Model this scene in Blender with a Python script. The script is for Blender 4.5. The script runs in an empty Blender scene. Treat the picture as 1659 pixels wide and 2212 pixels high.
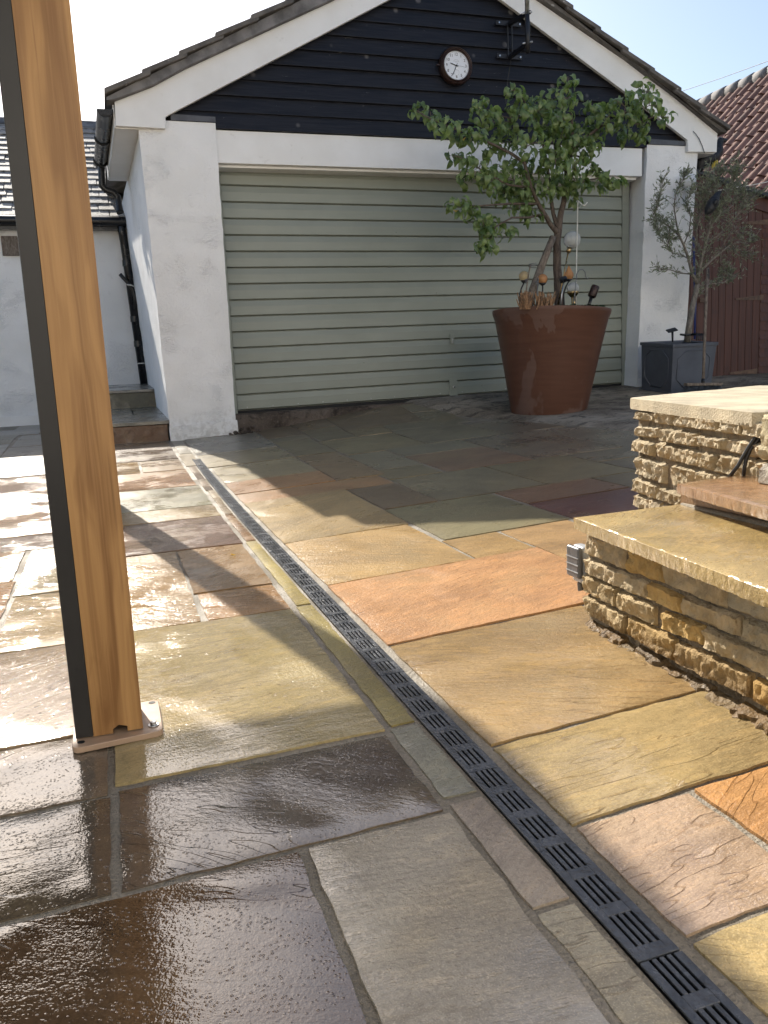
import bpy, bmesh, math, random
from mathutils import Vector, Matrix, noise
random.seed(7)
R_ = math.radians
scene = bpy.context.scene
col = scene.collection

# ------------------------------------------------------------------ camera
CAM = Vector((0.0, 0.0, 0.75))
RIGHT = Vector((0.94818671, -0.31429467, -0.04648468))
UP = Vector((0.09613193, 0.14435756, 0.98484494))
FWD = Vector((0.3028211, 0.93828554, -0.16709167))
cd = bpy.data.cameras.new('camera')
cam = bpy.data.objects.new('camera', cd)
col.objects.link(cam)
m3 = Matrix((RIGHT, UP, -FWD)).transposed()
cam.matrix_world = Matrix.Translation(CAM) @ m3.to_4x4()
cd.sensor_fit = 'HORIZONTAL'
cd.sensor_width = 36.0
cd.lens = 36.0 * 1780.0 / 1659.0
cd.clip_start = 0.05
cd.clip_end = 2000
scene.camera = cam

# ------------------------------------------------------------------ sky, sun, exposure
SUN_EL = R_(36.3)
SH = Vector((0.196, -0.981))                       # the way shadows fall on the ground
sun_dir = Vector((-SH.x * math.cos(SUN_EL), -SH.y * math.cos(SUN_EL), math.sin(SUN_EL)))
world = bpy.data.worlds.new('World')
scene.world = world
world.use_nodes = True
wn, wl = world.node_tree.nodes, world.node_tree.links
wn.clear()
sky = wn.new('ShaderNodeTexSky')
sky.sky_type = 'NISHITA'
sky.sun_disc = False
sky.sun_elevation = SUN_EL
sky.sun_rotation = math.atan2(sun_dir.x, sun_dir.y)
sky.altitude = 50
sky.air_density = 1.0
sky.dust_density = 2.0
sky.ozone_density = 1.0
bg = wn.new('ShaderNodeBackground')
bg.inputs['Strength'].default_value = 0.12
wo = wn.new('ShaderNodeOutputWorld')
wl.new(sky.outputs[0], bg.inputs['Color'])
wl.new(bg.outputs[0], wo.inputs['Surface'])

sd = bpy.data.lights.new('sun', 'SUN')
sd.energy = 4.8
sd.angle = R_(0.55)
sd.color = (1.0, 0.935, 0.83)
sun = bpy.data.objects.new('sun', sd)
col.objects.link(sun)
sun.rotation_euler = sun_dir.to_track_quat('Z', 'Y').to_euler()
sun.location = sun_dir * 30

scene.view_settings.view_transform = 'Standard'
scene.view_settings.look = 'None'
scene.view_settings.exposure = 0.72
scene.view_settings.gamma = 1.0
scene.view_settings.use_curve_mapping = False
scene.render.engine = 'CYCLES'
scene.cycles.max_bounces = 5
scene.cycles.diffuse_bounces = 2
scene.cycles.glossy_bounces = 2
scene.cycles.transmission_bounces = 4
scene.cycles.caustics_reflective = False
scene.cycles.caustics_refractive = False

# ------------------------------------------------------------------ helpers
def ray(px, py):
    return (RIGHT * (px - 829.5) - UP * (py - 1106.0) + FWD * 1780.0)
def at(px, py, Y):
    d = ray(px, py)
    return CAM + d * (Y / d.y)
def z4(x, y, Y): return at(1327 + .3 * x, 199 + .3 * y, Y)
def z7(x, y, Y): return at(165.9 + .22 * x, 199 + .22 * y, Y)
def sstep(a, b, t):
    t = max(0.0, min(1.0, (t - a) / (b - a)))
    return t * t * (3 - 2 * t)
def gz(x, y):
    s = max(0.0, min(1.25, (y - 4) / 3.75)) ** 1.5
    hump = .10 * sstep(1.2, 2.8, x) * (1 - .8 * sstep(3.2, 5.4, x)) * sstep(6.95, 8.0, y)
    return .0167 * y + s * .10 + .04 * max(0.0, min(6.0, x - .6)) + hump
def nz(x, y, z=0.0): return noise.noise(Vector((x, y, z)))

def link(o, parent=None):
    col.objects.link(o)
    if parent is not None:
        o.parent = parent
    return o
def tag(o, label=None, cat=None, group=None, kind=None):
    if label: o['label'] = label
    if cat: o['category'] = cat
    if group: o['group'] = group
    if kind: o['kind'] = kind
    return o
def thing(name, label, cat, group=None, loc=(0, 0, 0)):
    o = bpy.data.objects.new(name, None)
    o.empty_display_size = 0.1
    o.location = loc
    link(o)
    return tag(o, label, cat, group)

class MB:
    def __init__(s):
        s.v, s.f = [], []
    def add(s, verts, faces):
        b = len(s.v)
        s.v += [tuple(p) for p in verts]
        s.f += [tuple(i + b for i in f) for f in faces]
        return s
    def box(s, x0, x1, y0, y1, z0, z1):
        return s.add([(x0, y0, z0), (x1, y0, z0), (x1, y1, z0), (x0, y1, z0), (x0, y0, z1), (x1, y0, z1), (x1, y1, z1), (x0, y1, z1)],
                     [(0, 3, 2, 1), (4, 5, 6, 7), (0, 1, 5, 4), (1, 2, 6, 5), (2, 3, 7, 6), (3, 0, 4, 7)])
    def hexa(s, p):                                   # 8 points: 4 below, 4 above, counter-clockwise
        return s.add(p, [(0, 3, 2, 1), (4, 5, 6, 7), (0, 1, 5, 4), (1, 2, 6, 5), (2, 3, 7, 6), (3, 0, 4, 7)])
    def prism_y(s, poly, y0, y1):                     # polygon in (x, z), counter-clockwise seen from -Y
        n = len(poly)
        v = [(x, y0, z) for x, z in poly] + [(x, y1, z) for x, z in poly]
        f = [tuple(range(n)), tuple(range(2 * n - 1, n - 1, -1))]
        f += [(i, i + n, (i + 1) % n + n, (i + 1) % n) for i in range(n)]
        return s.add(v, f)
    def prism_z(s, poly, z0, z1):                     # polygon in (x, y), counter-clockwise seen from above
        n = len(poly)
        v = [(p[0], p[1], z0) for p in poly] + [(p[0], p[1], z1) for p in poly]
        f = [tuple(range(n - 1, -1, -1)), tuple(range(n, 2 * n))]
        f += [(i, (i + 1) % n, (i + 1) % n + n, i + n) for i in range(n)]
        return s.add(v, f)
    def tube(s, pts, rad, n=8, cap=True):
        pts = [Vector(p) for p in pts]
        if not isinstance(rad, (list, tuple)): rad = [rad] * len(pts)
        b = len(s.v)
        ref = None
        for i, p in enumerate(pts):
            t = (pts[min(i + 1, len(pts) - 1)] - pts[max(i - 1, 0)])
            if t.length < 1e-9: t = Vector((0, 0, 1))
            t.normalize()
            if ref is None:
                ref = t.orthogonal().normalized()
            ref = (ref - t * ref.dot(t))
            if ref.length < 1e-6: ref = t.orthogonal()
            ref.normalize()
            u = t.cross(ref)
            for k in range(n):
                a = 2 * math.pi * k / n
                q = p + (ref * math.cos(a) + u * math.sin(a)) * rad[i]
                s.v.append(tuple(q))
        for i in range(len(pts) - 1):
            for k in range(n):
                k2 = (k + 1) % n
                s.f.append((b + i * n + k, b + i * n + k2, b + (i + 1) * n + k2, b + (i + 1) * n + k))
        if cap:
            s.f.append(tuple(b + k for k in range(n - 1, -1, -1)))
            s.f.append(tuple(b + (len(pts) - 1) * n + k for k in range(n)))
        return s
    def lathe(s, prof, c=(0, 0, 0), n=32, wob=0.0):   # profile of (r, z)
        b = len(s.v)
        for i, (r, z) in enumerate(prof):
            for k in range(n):
                a = 2 * math.pi * k / n
                rr = r * (1 + wob * nz(math.cos(a) * 2, math.sin(a) * 2, z * 3))
                s.v.append((c[0] + rr * math.cos(a), c[1] + rr * math.sin(a), c[2] + z))
        for i in range(len(prof) - 1):
            for k in range(n):
                k2 = (k + 1) % n
                s.f.append((b + i * n + k, b + i * n + k2, b + (i + 1) * n + k2, b + (i + 1) * n + k))
        return s
    def mesh(s, name):
        me = bpy.data.meshes.new(name)
        me.from_pydata(s.v, [], s.f)
        me.validate()
        return me
    def build(s, name, mat, parent=None, smooth=False, bevel=0.0, seg=2, recalc=True, auto=None):
        me = s.mesh(name)
        if bevel > 0 or recalc:
            bm = bmesh.new()
            bm.from_mesh(me)
            if recalc: bmesh.ops.recalc_face_normals(bm, faces=bm.faces)
            if bevel > 0:
                bmesh.ops.remove_doubles(bm, verts=bm.verts, dist=1e-6)
                ed = [e for e in bm.edges if len(e.link_faces) == 2 and e.calc_face_angle(0) > 0.5]
                bmesh.ops.bevel(bm, geom=ed, offset=bevel, segments=seg, affect='EDGES', profile=.5)
            bm.to_mesh(me)
            bm.free()
        if smooth:
            for p in me.polygons: p.use_smooth = True
        if auto is not None:
            for p in me.polygons: p.use_smooth = True
            me.set_sharp_from_angle(angle=R_(auto))
        if mat is not None: me.materials.append(mat)
        return link(bpy.data.objects.new(name, me), parent)

# ------------------------------------------------------------------ materials
class NT:
    def __init__(s, name):
        s.m = bpy.data.materials.new(name)
        s.m.use_nodes = True
        s.n, s.l = s.m.node_tree.nodes, s.m.node_tree.links
        s.n.clear()
        s.out = s.n.new('ShaderNodeOutputMaterial')
        s.p = s.n.new('ShaderNodeBsdfPrincipled')
        s.l.new(s.p.outputs[0], s.out.inputs['Surface'])
        s.geo = s.n.new('ShaderNodeNewGeometry')
        s.pos = s.geo.outputs['Position']
        s.tc = s.n.new('ShaderNodeTexCoord')
        s.obj = s.tc.outputs['Object']
    def set(s, sock, val):
        if hasattr(val, 'links') or isinstance(val, bpy.types.NodeSocket):
            s.l.new(val, sock)
        else:
            if isinstance(val, (tuple, list)) and len(val) == 3 and sock.type == 'RGBA':
                val = (*val, 1)
            sock.default_value = val
    def bsdf(s, **kw):
        nm = dict(color='Base Color', rough='Roughness', metal='Metallic', normal='Normal', ior='IOR', spec='Specular IOR Level',
                  trans='Transmission Weight', alpha='Alpha', coat='Coat Weight', coatr='Coat Roughness', sss='Subsurface Weight',
                  emis='Emission Color', emis_s='Emission Strength')
        for k, v in kw.items(): s.set(s.p.inputs[nm[k]], v)
        return s.m
    def map(s, vec, scale=(1, 1, 1), loc=(0, 0, 0), rot=(0, 0, 0)):
        n = s.n.new('ShaderNodeMapping')
        n.inputs['Scale'].default_value = scale
        n.inputs['Location'].default_value = loc
        n.inputs['Rotation'].default_value = rot
        s.l.new(vec, n.inputs['Vector'])
        return n.outputs[0]
    def noise(s, vec, scale=5, detail=4, rough=.55, dist=0.0, color=False):
        n = s.n.new('ShaderNodeTexNoise')
        n.inputs['Scale'].default_value = scale
        n.inputs['Detail'].default_value = detail
        n.inputs['Roughness'].default_value = rough
        n.inputs['Distortion'].default_value = dist
        s.l.new(vec, n.inputs['Vector'])
        return n.outputs['Color' if color else 'Fac']
    def voro(s, vec, scale=5, feature='F1', out='Distance', rnd=1.0):
        n = s.n.new('ShaderNodeTexVoronoi')
        n.feature = feature
        n.inputs['Scale'].default_value = scale
        n.inputs['Randomness'].default_value = rnd
        s.l.new(vec, n.inputs['Vector'])
        return n.outputs[out]
    def math(s, op, a, b=0.0, c=None, clamp=False):
        n = s.n.new('ShaderNodeMath')
        n.operation = op
        n.use_clamp = clamp
        s.set(n.inputs[0], a)
        s.set(n.inputs[1], b)
        if c is not None: s.set(n.inputs[2], c)
        return n.outputs[0]
    def rng(s, v, a, b, c=0.0, d=1.0, smooth=True):
        n = s.n.new('ShaderNodeMapRange')
        n.interpolation_type = 'SMOOTHSTEP' if smooth else 'LINEAR'
        s.set(n.inputs['Value'], v)
        for k, x in zip(('From Min', 'From Max', 'To Min', 'To Max'), (a, b, c, d)): s.set(n.inputs[k], x)
        return n.outputs['Result']
    def mix(s, fac, a, b, mode='MIX'):
        n = s.n.new('ShaderNodeMix')
        n.data_type = 'RGBA'
        n.blend_type = mode
        s.set(n.inputs[0], fac)
        s.set(n.inputs[6], a)
        s.set(n.inputs[7], b)
        return n.outputs[2]
    def ramp(s, v, stops):
        n = s.n.new('ShaderNodeValToRGB')
        e = n.color_ramp.elements
        while len(e) < len(stops): e.new(.5)
        for q, (p, c) in zip(e, stops):
            q.position = p
            q.color = (*c, 1)
        s.l.new(v, n.inputs[0])
        return n.outputs[0]
    def bump(s, h, dist=.01, strength=1.0, normal=None):
        n = s.n.new('ShaderNodeBump')
        n.inputs['Strength'].default_value = strength
        n.inputs['Distance'].default_value = dist
        s.l.new(h, n.inputs['Height'])
        if normal is not None: s.l.new(normal, n.inputs['Normal'])
        return n.outputs[0]
    def info(s, what):
        n = s.n.new('ShaderNodeObjectInfo')
        return n.outputs[what]
    def vadd(s, a, b):
        n = s.n.new('ShaderNodeVectorMath')
        n.operation = 'ADD'
        s.set(n.inputs[0], a)
        s.set(n.inputs[1], b)
        return n.outputs[0]
    def comb(s, x, y, z):
        n = s.n.new('ShaderNodeCombineXYZ')
        for i, v in enumerate((x, y, z)): s.set(n.inputs[i], v)
        return n.outputs[0]
    def shift(s, vec, k=37.0):                        # a place of its own in the texture for each object
        r = s.info('Random')
        return s.vadd(vec, s.comb(s.math('MULTIPLY', r, k), s.math('MULTIPLY', r, k * 1.7), s.math('MULTIPLY', r, k * .6)))

def simple(name, c, rough=.5, var=.15, vs=6, bs=40, bd=.002, metal=0.0, spec=.5, spots=None):
    t = NT(name)
    v = t.shift(t.pos)
    n1 = t.noise(v, vs, 5)
    c2 = tuple(max(0, x * (1 - var * 1.6)) for x in c)
    c3 = tuple(min(1, x * (1 + var)) for x in c)
    colr = t.mix(t.rng(n1, .3, .7), c2, c3)
    if spots:
        colr = t.mix(t.rng(t.noise(v, spots[1], 3), spots[2], spots[2] + .08), colr, spots[0])
    h = t.noise(v, bs, 4)
    return t.bsdf(color=colr, rough=t.rng(n1, .2, .8, max(.03, rough - .08), min(1, rough + .08)), metal=metal, spec=spec, normal=t.bump(h, bd, .6))

def m_slab():
    t = NT('wet_riven_sandstone')
    base = t.info('Color')
    wet = t.info('Alpha')
    rnd = t.info('Random')
    v0 = t.shift(t.pos, 61.0)
    vr = t.n.new('ShaderNodeVectorRotate')
    vr.rotation_type = 'Z_AXIS'
    t.l.new(v0, vr.inputs['Vector'])
    t.l.new(t.math('MULTIPLY', t.math('SUBTRACT', rnd, .5), 1.3), vr.inputs['Angle'])
    v = vr.outputs[0]
    st = t.map(v, (1.0, 5.0, 1.0))
    n1 = t.noise(st, 1.1, 4, .68, .35)                    # riven steps: contour terraces of a stretched noise
    a = t.math('MULTIPLY', n1, 12.0)
    fr = t.math('FRACT', a)
    terr = t.math('ADD', t.math('FLOOR', a), t.rng(fr, .90, 1.0))
    edge = t.rng(fr, .84, .96)
    brk = t.rng(t.noise(v, 2.4, 1), .46, .60)
    n2 = t.noise(t.map(v, (1, 3.4, 1)), 13, 4, .72)        # long grain of the split face
    n3 = t.noise(v, 115, 1, .65)
    n4 = t.noise(v, 420, 0, .5)
    wob = t.math('ADD', t.noise(v, 2.6, 3, .68), t.math('MULTIPLY', t.math('SUBTRACT', wet, .62), .9))
    film = t.rng(t.math('ADD', wob, t.math('MULTIPLY', t.math('SUBTRACT', n2, .5), .5)), .40, .66)   # where water stands
    dv = t.voro(v, 150, 'F1')
    drop = t.math('MULTIPLY', t.rng(dv, .36, .10), t.rng(n2, .42, .56))
    band = t.noise(t.map(v, (1, 2.0, 1)), 1.9, 3, .6, .6)
    c1 = t.mix(t.rng(band, .30, .70), t.mix(1.0, base, (.76, .74, .72), 'MULTIPLY'), t.mix(1.0, base, (1.22, 1.20, 1.14), 'MULTIPLY'))
    c1 = t.mix(t.math('MULTIPLY', t.rng(t.noise(v, 3.1, 2, .6), .50, .72), .45), c1, (.26, .195, .105))
    c2 = t.mix(t.math('MULTIPLY', t.rng(n2, .46, .74), .55), c1, t.mix(1.0, base, (1.6, 1.45, 1.2), 'MULTIPLY'))
    c2 = t.mix(t.math('MULTIPLY', t.rng(n2, .46, .28), .45), c2, t.mix(1.0, base, (.55, .50, .45), 'MULTIPLY'))
    c3 = t.mix(t.math('MULTIPLY', t.math('MULTIPLY', edge, brk), .45), c2, t.mix(1.0, base, (.42, .34, .28), 'MULTIPLY'))
    c5 = t.mix(t.math('MULTIPLY', t.rng(n4, .50, .80), .35), c3, t.mix(1.0, base, (1.9, 1.8, 1.65), 'MULTIPLY'))
    c5 = t.mix(t.math('MULTIPLY', t.rng(n3, .55, .30), .28), c5, t.mix(1.0, base, (.5, .47, .45), 'MULTIPLY'))
    gv = t.voro(v, 230, 'F1')
    grit = t.math('MULTIPLY', t.rng(gv, .20, .10), t.rng(n2, .50, .66))
    c5 = t.mix(t.math('MULTIPLY', grit, .55), c5, (.56, .48, .36))
    hh = t.math('ADD', t.math('MULTIPLY', t.math('MULTIPLY', terr, brk), .10),
                t.math('ADD', t.math('MULTIPLY', n2, t.rng(film, 0, 1, .34, .060, False)), t.math('MULTIPLY', n3, t.rng(film, 0, 1, .15, .034, False))))
    hh = t.math('ADD', hh, t.math('MULTIPLY', n4, t.rng(film, 0, 1, .05, .012, False)))
    hh = t.math('ADD', hh, t.math('ADD', t.math('MULTIPLY', drop, .030), t.math('MULTIPLY', grit, .03)))
    rough = t.math('ADD', t.rng(film, 0, 1, .30, .03, False), t.math('MULTIPLY', n3, .06))
    rough = t.math('SUBTRACT', rough, t.math('MULTIPLY', drop, .15), clamp=True)
    return t.bsdf(color=c5, rough=t.math('MAXIMUM', rough, .045), ior=1.55, spec=t.rng(film, 0, 1, .35, .95, False), normal=t.bump(hh, .012, .8))

def m_mortar():
    t = NT('sandy_pointing')
    n1, n2 = t.noise(t.pos, 140, 3), t.noise(t.pos, 5, 4)
    c = t.mix(n1, (.085, .074, .056), (.44, .38, .29))
    c = t.mix(t.math('MULTIPLY', t.rng(n2, .35, .65), .5), c, (.14, .12, .09))
    return t.bsdf(color=c, rough=t.rng(n2, .3, .7, .45, .85), normal=t.bump(n1, .006, 1.0))

def m_render():
    t = NT('painted_render')
    v = t.pos
    big = t.noise(v, 2.0, 2)
    lump = t.noise(v, 11, 4, .6, .6)
    ripple = t.noise(t.map(v, (1, 1, 1.8)), 17, 3, .55, 2.2)
    mask = t.rng(t.noise(v, 2.7, 2), .50, .64)
    h = t.math('ADD', t.math('MULTIPLY', lump, .42), t.math('MULTIPLY', t.rng(ripple, .38, .62), t.math('MULTIPLY', mask, .20)))
    h = t.math('ADD', h, t.math('MULTIPLY', t.noise(v, 60, 3, .65), .20))
    c = t.mix(t.rng(big, .3, .7), (.83, .82, .795), (.91, .90, .88))
    c = t.mix(t.math('MULTIPLY', t.rng(lump, .60, .78), .30), c, (.62, .61, .59))
    sep = t.n.new('ShaderNodeSeparateXYZ')
    t.l.new(v, sep.inputs[0])
    foot = t.math('MULTIPLY', t.rng(t.math('ADD', sep.outputs[2], t.math('MULTIPLY', lump, .35)), .72, .42), t.rng(t.noise(v, 24, 3), .42, .62))
    c = t.mix(t.math('MULTIPLY', foot, .40), c, (.42, .39, .34))
    return t.bsdf(color=c, rough=.75, normal=t.bump(h, .024, .9))

def m_whiteboard():
    t = NT('white_painted_board')
    n1, g = t.noise(t.pos, 3, 4), t.noise(t.map(t.pos, (3, 3, 60)), 2, 4)
    c = t.mix(t.rng(n1, .3, .7), (.84, .825, .79), (.90, .89, .865))
    c = t.mix(t.math('MULTIPLY', t.rng(t.noise(t.pos, 11, 4), .66, .8), .5), c, (.55, .52, .47))
    return t.bsdf(color=c, rough=.5, normal=t.bump(g, .002, .5))

def m_blackboard():
    t = NT('black_stained_weatherboard')
    v = t.shift(t.pos, 23)
    grain = t.noise(t.map(v, (1.2, 1, 26)), 3, 5, .6, .4)
    k = t.voro(t.map(v, (1.0, 0.0, 1.0)), 3.4)
    knot = t.math('MULTIPLY', t.rng(k, .11, .06), t.rng(t.noise(v, 1.7, 2), .38, .46))
    ring = t.math('MULTIPLY', t.rng(k, .125, .09), t.math('SUBTRACT', 1.0, t.rng(k, .09, .07)))
    scr = t.rng(t.noise(t.map(v, (3.5, 1, 16), rot=(0, .6, 0)), 3.2, 4, .6, 1.0), .70, .735)
    c = t.mix(t.rng(grain, .35, .7), (.0055, .006, .010), (.016, .017, .024))
    c = t.mix(t.math('MULTIPLY', knot, .7), c, (.17, .16, .16))
    c = t.mix(t.math('MULTIPLY', ring, .25), c, (.07, .065, .065))
    c = t.mix(t.math('MULTIPLY', scr, .5), c, (.20, .19, .18))
    h = t.math('ADD', grain, t.math('MULTIPLY', knot, .6))
    return t.bsdf(color=c, rough=t.rng(grain, .3, .7, .40, .58), spec=.32, normal=t.bump(h, .004, .5))

def m_woodpost():
    t = NT('wood_effect_film')
    v = t.map(t.obj, (1, 1, 1))
    wob = t.noise(t.map(t.obj, (5, 5, .9)), 1.6, 3)
    vv = t.vadd(t.map(t.obj, (26, 26, .55)), t.comb(t.math('MULTIPLY', wob, 5.5), 0.0, 0.0))
    n1 = t.noise(vv, 1.0, 3, .5, .4)
    n2 = t.noise(t.map(t.obj, (180, 180, 3.0)), 1.4, 4)
    wv = t.n.new('ShaderNodeTexWave')
    wv.wave_type = 'RINGS'
    wv.rings_direction = 'Y'
    wv.inputs['Scale'].default_value = .55
    wv.inputs['Distortion'].default_value = 3.5
    wv.inputs['Detail'].default_value = 2.5
    wv.inputs['Detail Scale'].default_value = 1.3
    t.l.new(t.map(t.obj, (13, 13, .7), loc=(.75, 0, -.3)), wv.inputs['Vector'])
    c = t.mix(t.rng(n1, .3, .7), (.25, .125, .043), (.42, .232, .088))
    c = t.mix(t.math('MULTIPLY', t.rng(wv.outputs['Fac'], .62, .95), .45), c, (.18, .080, .026))
    c = t.mix(t.math('MULTIPLY', t.rng(n2, .42, .68), .22), c, (.50, .29, .12))
    streak = t.rng(t.noise(t.map(t.obj, (48, 48, .8)), 1.3, 3, .5, .8), .66, .74)
    c = t.mix(t.math('MULTIPLY', streak, .55), c, (.13, .06, .02))
    return t.bsdf(color=c, rough=.42, spec=.4, normal=t.bump(n2, .0006, .4))

def m_terracotta():
    t = NT('damp_terracotta')
    v = t.obj
    band = t.noise(t.map(v, (1, 1, 9)), 2.5, 4)
    wavy = t.noise(v, 3.2, 5, .62, .3)
    c = t.mix(t.rng(band, .3, .7), (.098, .040, .023), (.118, .050, .029))
    dry = t.rng(t.noise(t.map(v, (1.0, 1.0, .55), loc=(.3, .1, 1.9)), 1.9, 4, .6, .5), .545, .565)
    c = t.mix(t.math('MULTIPLY', dry, .85), c, t.mix(band, (.135, .075, .054), (.165, .095, .070)))
    c = t.mix(t.math('MULTIPLY', t.rng(wavy, .62, .8), .35), c, (.22, .14, .11))
    return t.bsdf(color=c, rough=t.rng(dry, 0, 1, .42, .7), spec=.35, normal=t.bump(t.math('ADD', band, t.math('MULTIPLY', t.noise(v, 60, 3), .5)), .0015, .5))

def m_steel():
    t = NT('sage_painted_steel')
    n1 = t.noise(t.pos, 1.5, 4)
    fade = t.noise(t.map(t.pos, (.6, 1, 7)), 2, 4)
    c = t.mix(t.rng(n1, .3, .7), (.255, .275, .228), (.292, .312, .262))
    c = t.mix(t.math('MULTIPLY', t.rng(fade, .5, .75), .30), c, (.34, .355, .295))
    spot = t.rng(t.voro(t.map(t.pos, (1, .2, 1)), 6), .035, .02)
    c = t.mix(t.math('MULTIPLY', spot, .8), c, (.10, .10, .08))
    return t.bsdf(color=c, rough=.42, spec=.5, normal=t.bump(t.noise(t.pos, 4, 3), .004, .35))

def m_stone():
    t = NT('rough_limestone')
    base = t.info('Color')
    v = t.shift(t.pos, 19)
    n1, n2, n3 = t.noise(v, 9, 5, .65), t.noise(v, 42, 5, .7), t.noise(v, 150, 3)
    tool = t.noise(t.map(v, (1, 1, .12)), 75, 3, .5, .3)
    tm = t.rng(t.info('Random'), .42, .5, 0, 1)
    c = t.mix(t.rng(n1, .3, .7), t.mix(1.0, base, (.70, .66, .58), 'MULTIPLY'), t.mix(1.0, base, (1.2, 1.15, 1.08), 'MULTIPLY'))
    c = t.mix(t.math('MULTIPLY', t.rng(n2, .58, .78), .5), c, t.mix(1.0, base, (.5, .42, .32), 'MULTIPLY'))
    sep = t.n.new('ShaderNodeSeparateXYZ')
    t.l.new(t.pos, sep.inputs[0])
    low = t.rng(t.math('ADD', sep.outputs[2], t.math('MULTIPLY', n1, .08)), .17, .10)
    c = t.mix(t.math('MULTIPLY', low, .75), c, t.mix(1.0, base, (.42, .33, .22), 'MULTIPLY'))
    h = t.math('ADD', t.math('MULTIPLY', n1, .6), t.math('ADD', t.math('MULTIPLY', n2, .5), t.math('ADD', t.math('MULTIPLY', n3, .12), t.math('MULTIPLY', tool, t.math('MULTIPLY', tm, .5)))))
    return t.bsdf(color=c, rough=t.rng(low, 0, 1, .85, .45, False), spec=.35, normal=t.bump(h, .022, 1.0))

def m_concrete(name, ca, cb, wet=0.0):
    t = NT(name)
    v = t.pos
    n1, n2, n3 = t.noise(v, 1.3, 4, .7), t.noise(t.map(v, (1, 1.6, 1)), 5.5, 5, .72, .8), t.noise(v, 60, 3, .7)
    c = t.mix(t.rng(n1, .32, .66), ca, cb)
    c = t.mix(t.math('MULTIPLY', t.rng(n2, .50, .62), .75), c, tuple(x * .38 for x in ca))
    c = t.mix(t.math('MULTIPLY', t.rng(n3, .52, .72), .6), c, tuple(min(1, x * 1.35) for x in cb))
    h = t.math('ADD', n2, t.math('MULTIPLY', n3, .35))
    return t.bsdf(color=c, rough=t.rng(n1, .3, .7, .95 - wet, .8 - wet * 1.5), spec=.25, normal=t.bump(h, .035, .9))

def m_leaf(name, a, b, c3=None):
    t = NT(name)
    rnd = t.info('Random')
    v = t.pos
    c = t.mix(t.rng(t.noise(v, 11, 2), .35, .65), a, b)
    c = t.mix(t.math('MULTIPLY', rnd, .45), c, b)
    back = t.mix(1.0, c, (1.35, 1.35, 1.5), 'MULTIPLY')
    c = t.mix(t.geo.outputs['Backfacing'], c, back)
    tr = t.n.new('ShaderNodeBsdfTranslucent')
    t.l.new(t.mix(1.0, c, (1.5, 1.7, .7), 'MULTIPLY'), tr.inputs['Color'])
    mx = t.n.new('ShaderNodeMixShader')
    mx.inputs[0].default_value = .28
    t.bsdf(color=c, rough=.34, spec=.6)
    t.l.new(t.p.outputs[0], mx.inputs[1])
    t.l.new(tr.outputs[0], mx.inputs[2])
    t.l.new(mx.outputs[0], t.out.inputs['Surface'])
    return t.m

def m_glass(name, c, rough=.2):
    t = NT(name)
    n = t.voro(t.pos, 60, 'DISTANCE_TO_EDGE')
    return t.bsdf(color=c, rough=rough, trans=.55, ior=1.3, normal=t.bump(n, .004, .6))

def m_pantile():
    t = NT('weathered_pantile')
    v = t.pos
    r = t.info('Random')
    c = t.mix(r, (.13, .058, .042), (.225, .115, .085))
    c = t.mix(t.rng(t.noise(v, 7, 5, .7), .52, .68), c, (.12, .075, .06))
    c = t.mix(t.math('MULTIPLY', t.rng(t.noise(v, 16, 4, .7), .6, .7), .8), c, (.30, .25, .16))
    c = t.mix(t.math('MULTIPLY', t.rng(t.noise(v, 30, 3), .66, .72), .8), c, (.02, .018, .016))
    return t.bsdf(color=c, rough=.75, normal=t.bump(t.noise(v, 45, 4), .006, .7))

def m_slate():
    t = NT('mossy_stone_slate')
    v = t.pos
    r = t.info('Random')
    c = t.mix(r, (.20, .185, .165), (.34, .32, .29))
    c = t.mix(t.rng(t.noise(v, 14, 5, .7), .48, .66), c, (.10, .09, .075))
    c = t.mix(t.math('MULTIPLY', t.rng(t.noise(v, 24, 4), .62, .7), .7), c, (.42, .40, .30))
    return t.bsdf(color=c, rough=.7, normal=t.bump(t.noise(v, 50, 4), .006, .7))

def m_planks():
    t = NT('red_brown_shed_stain')
    v = t.shift(t.pos, 13)
    g = t.noise(t.map(v, (30, 30, 1.1)), 1, 5, .6, .5)
    c = t.mix(t.rng(g, .3, .7), (.055, .018, .011), (.105, .036, .021))
    c = t.mix(t.math('MULTIPLY', t.rng(t.noise(v, 4, 3), .6, .75), .4), c, (.035, .016, .011))
    return t.bsdf(color=c, rough=.55, normal=t.bump(g, .003, .6))

def m_bark(name, a, b):
    t = NT(name)
    n = t.noise(t.map(t.pos, (1, 1, .35)), 45, 5, .65, .5)
    return t.bsdf(color=t.mix(t.rng(n, .3, .7), a, b), rough=.8, normal=t.bump(n, .008, .9))

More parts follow.
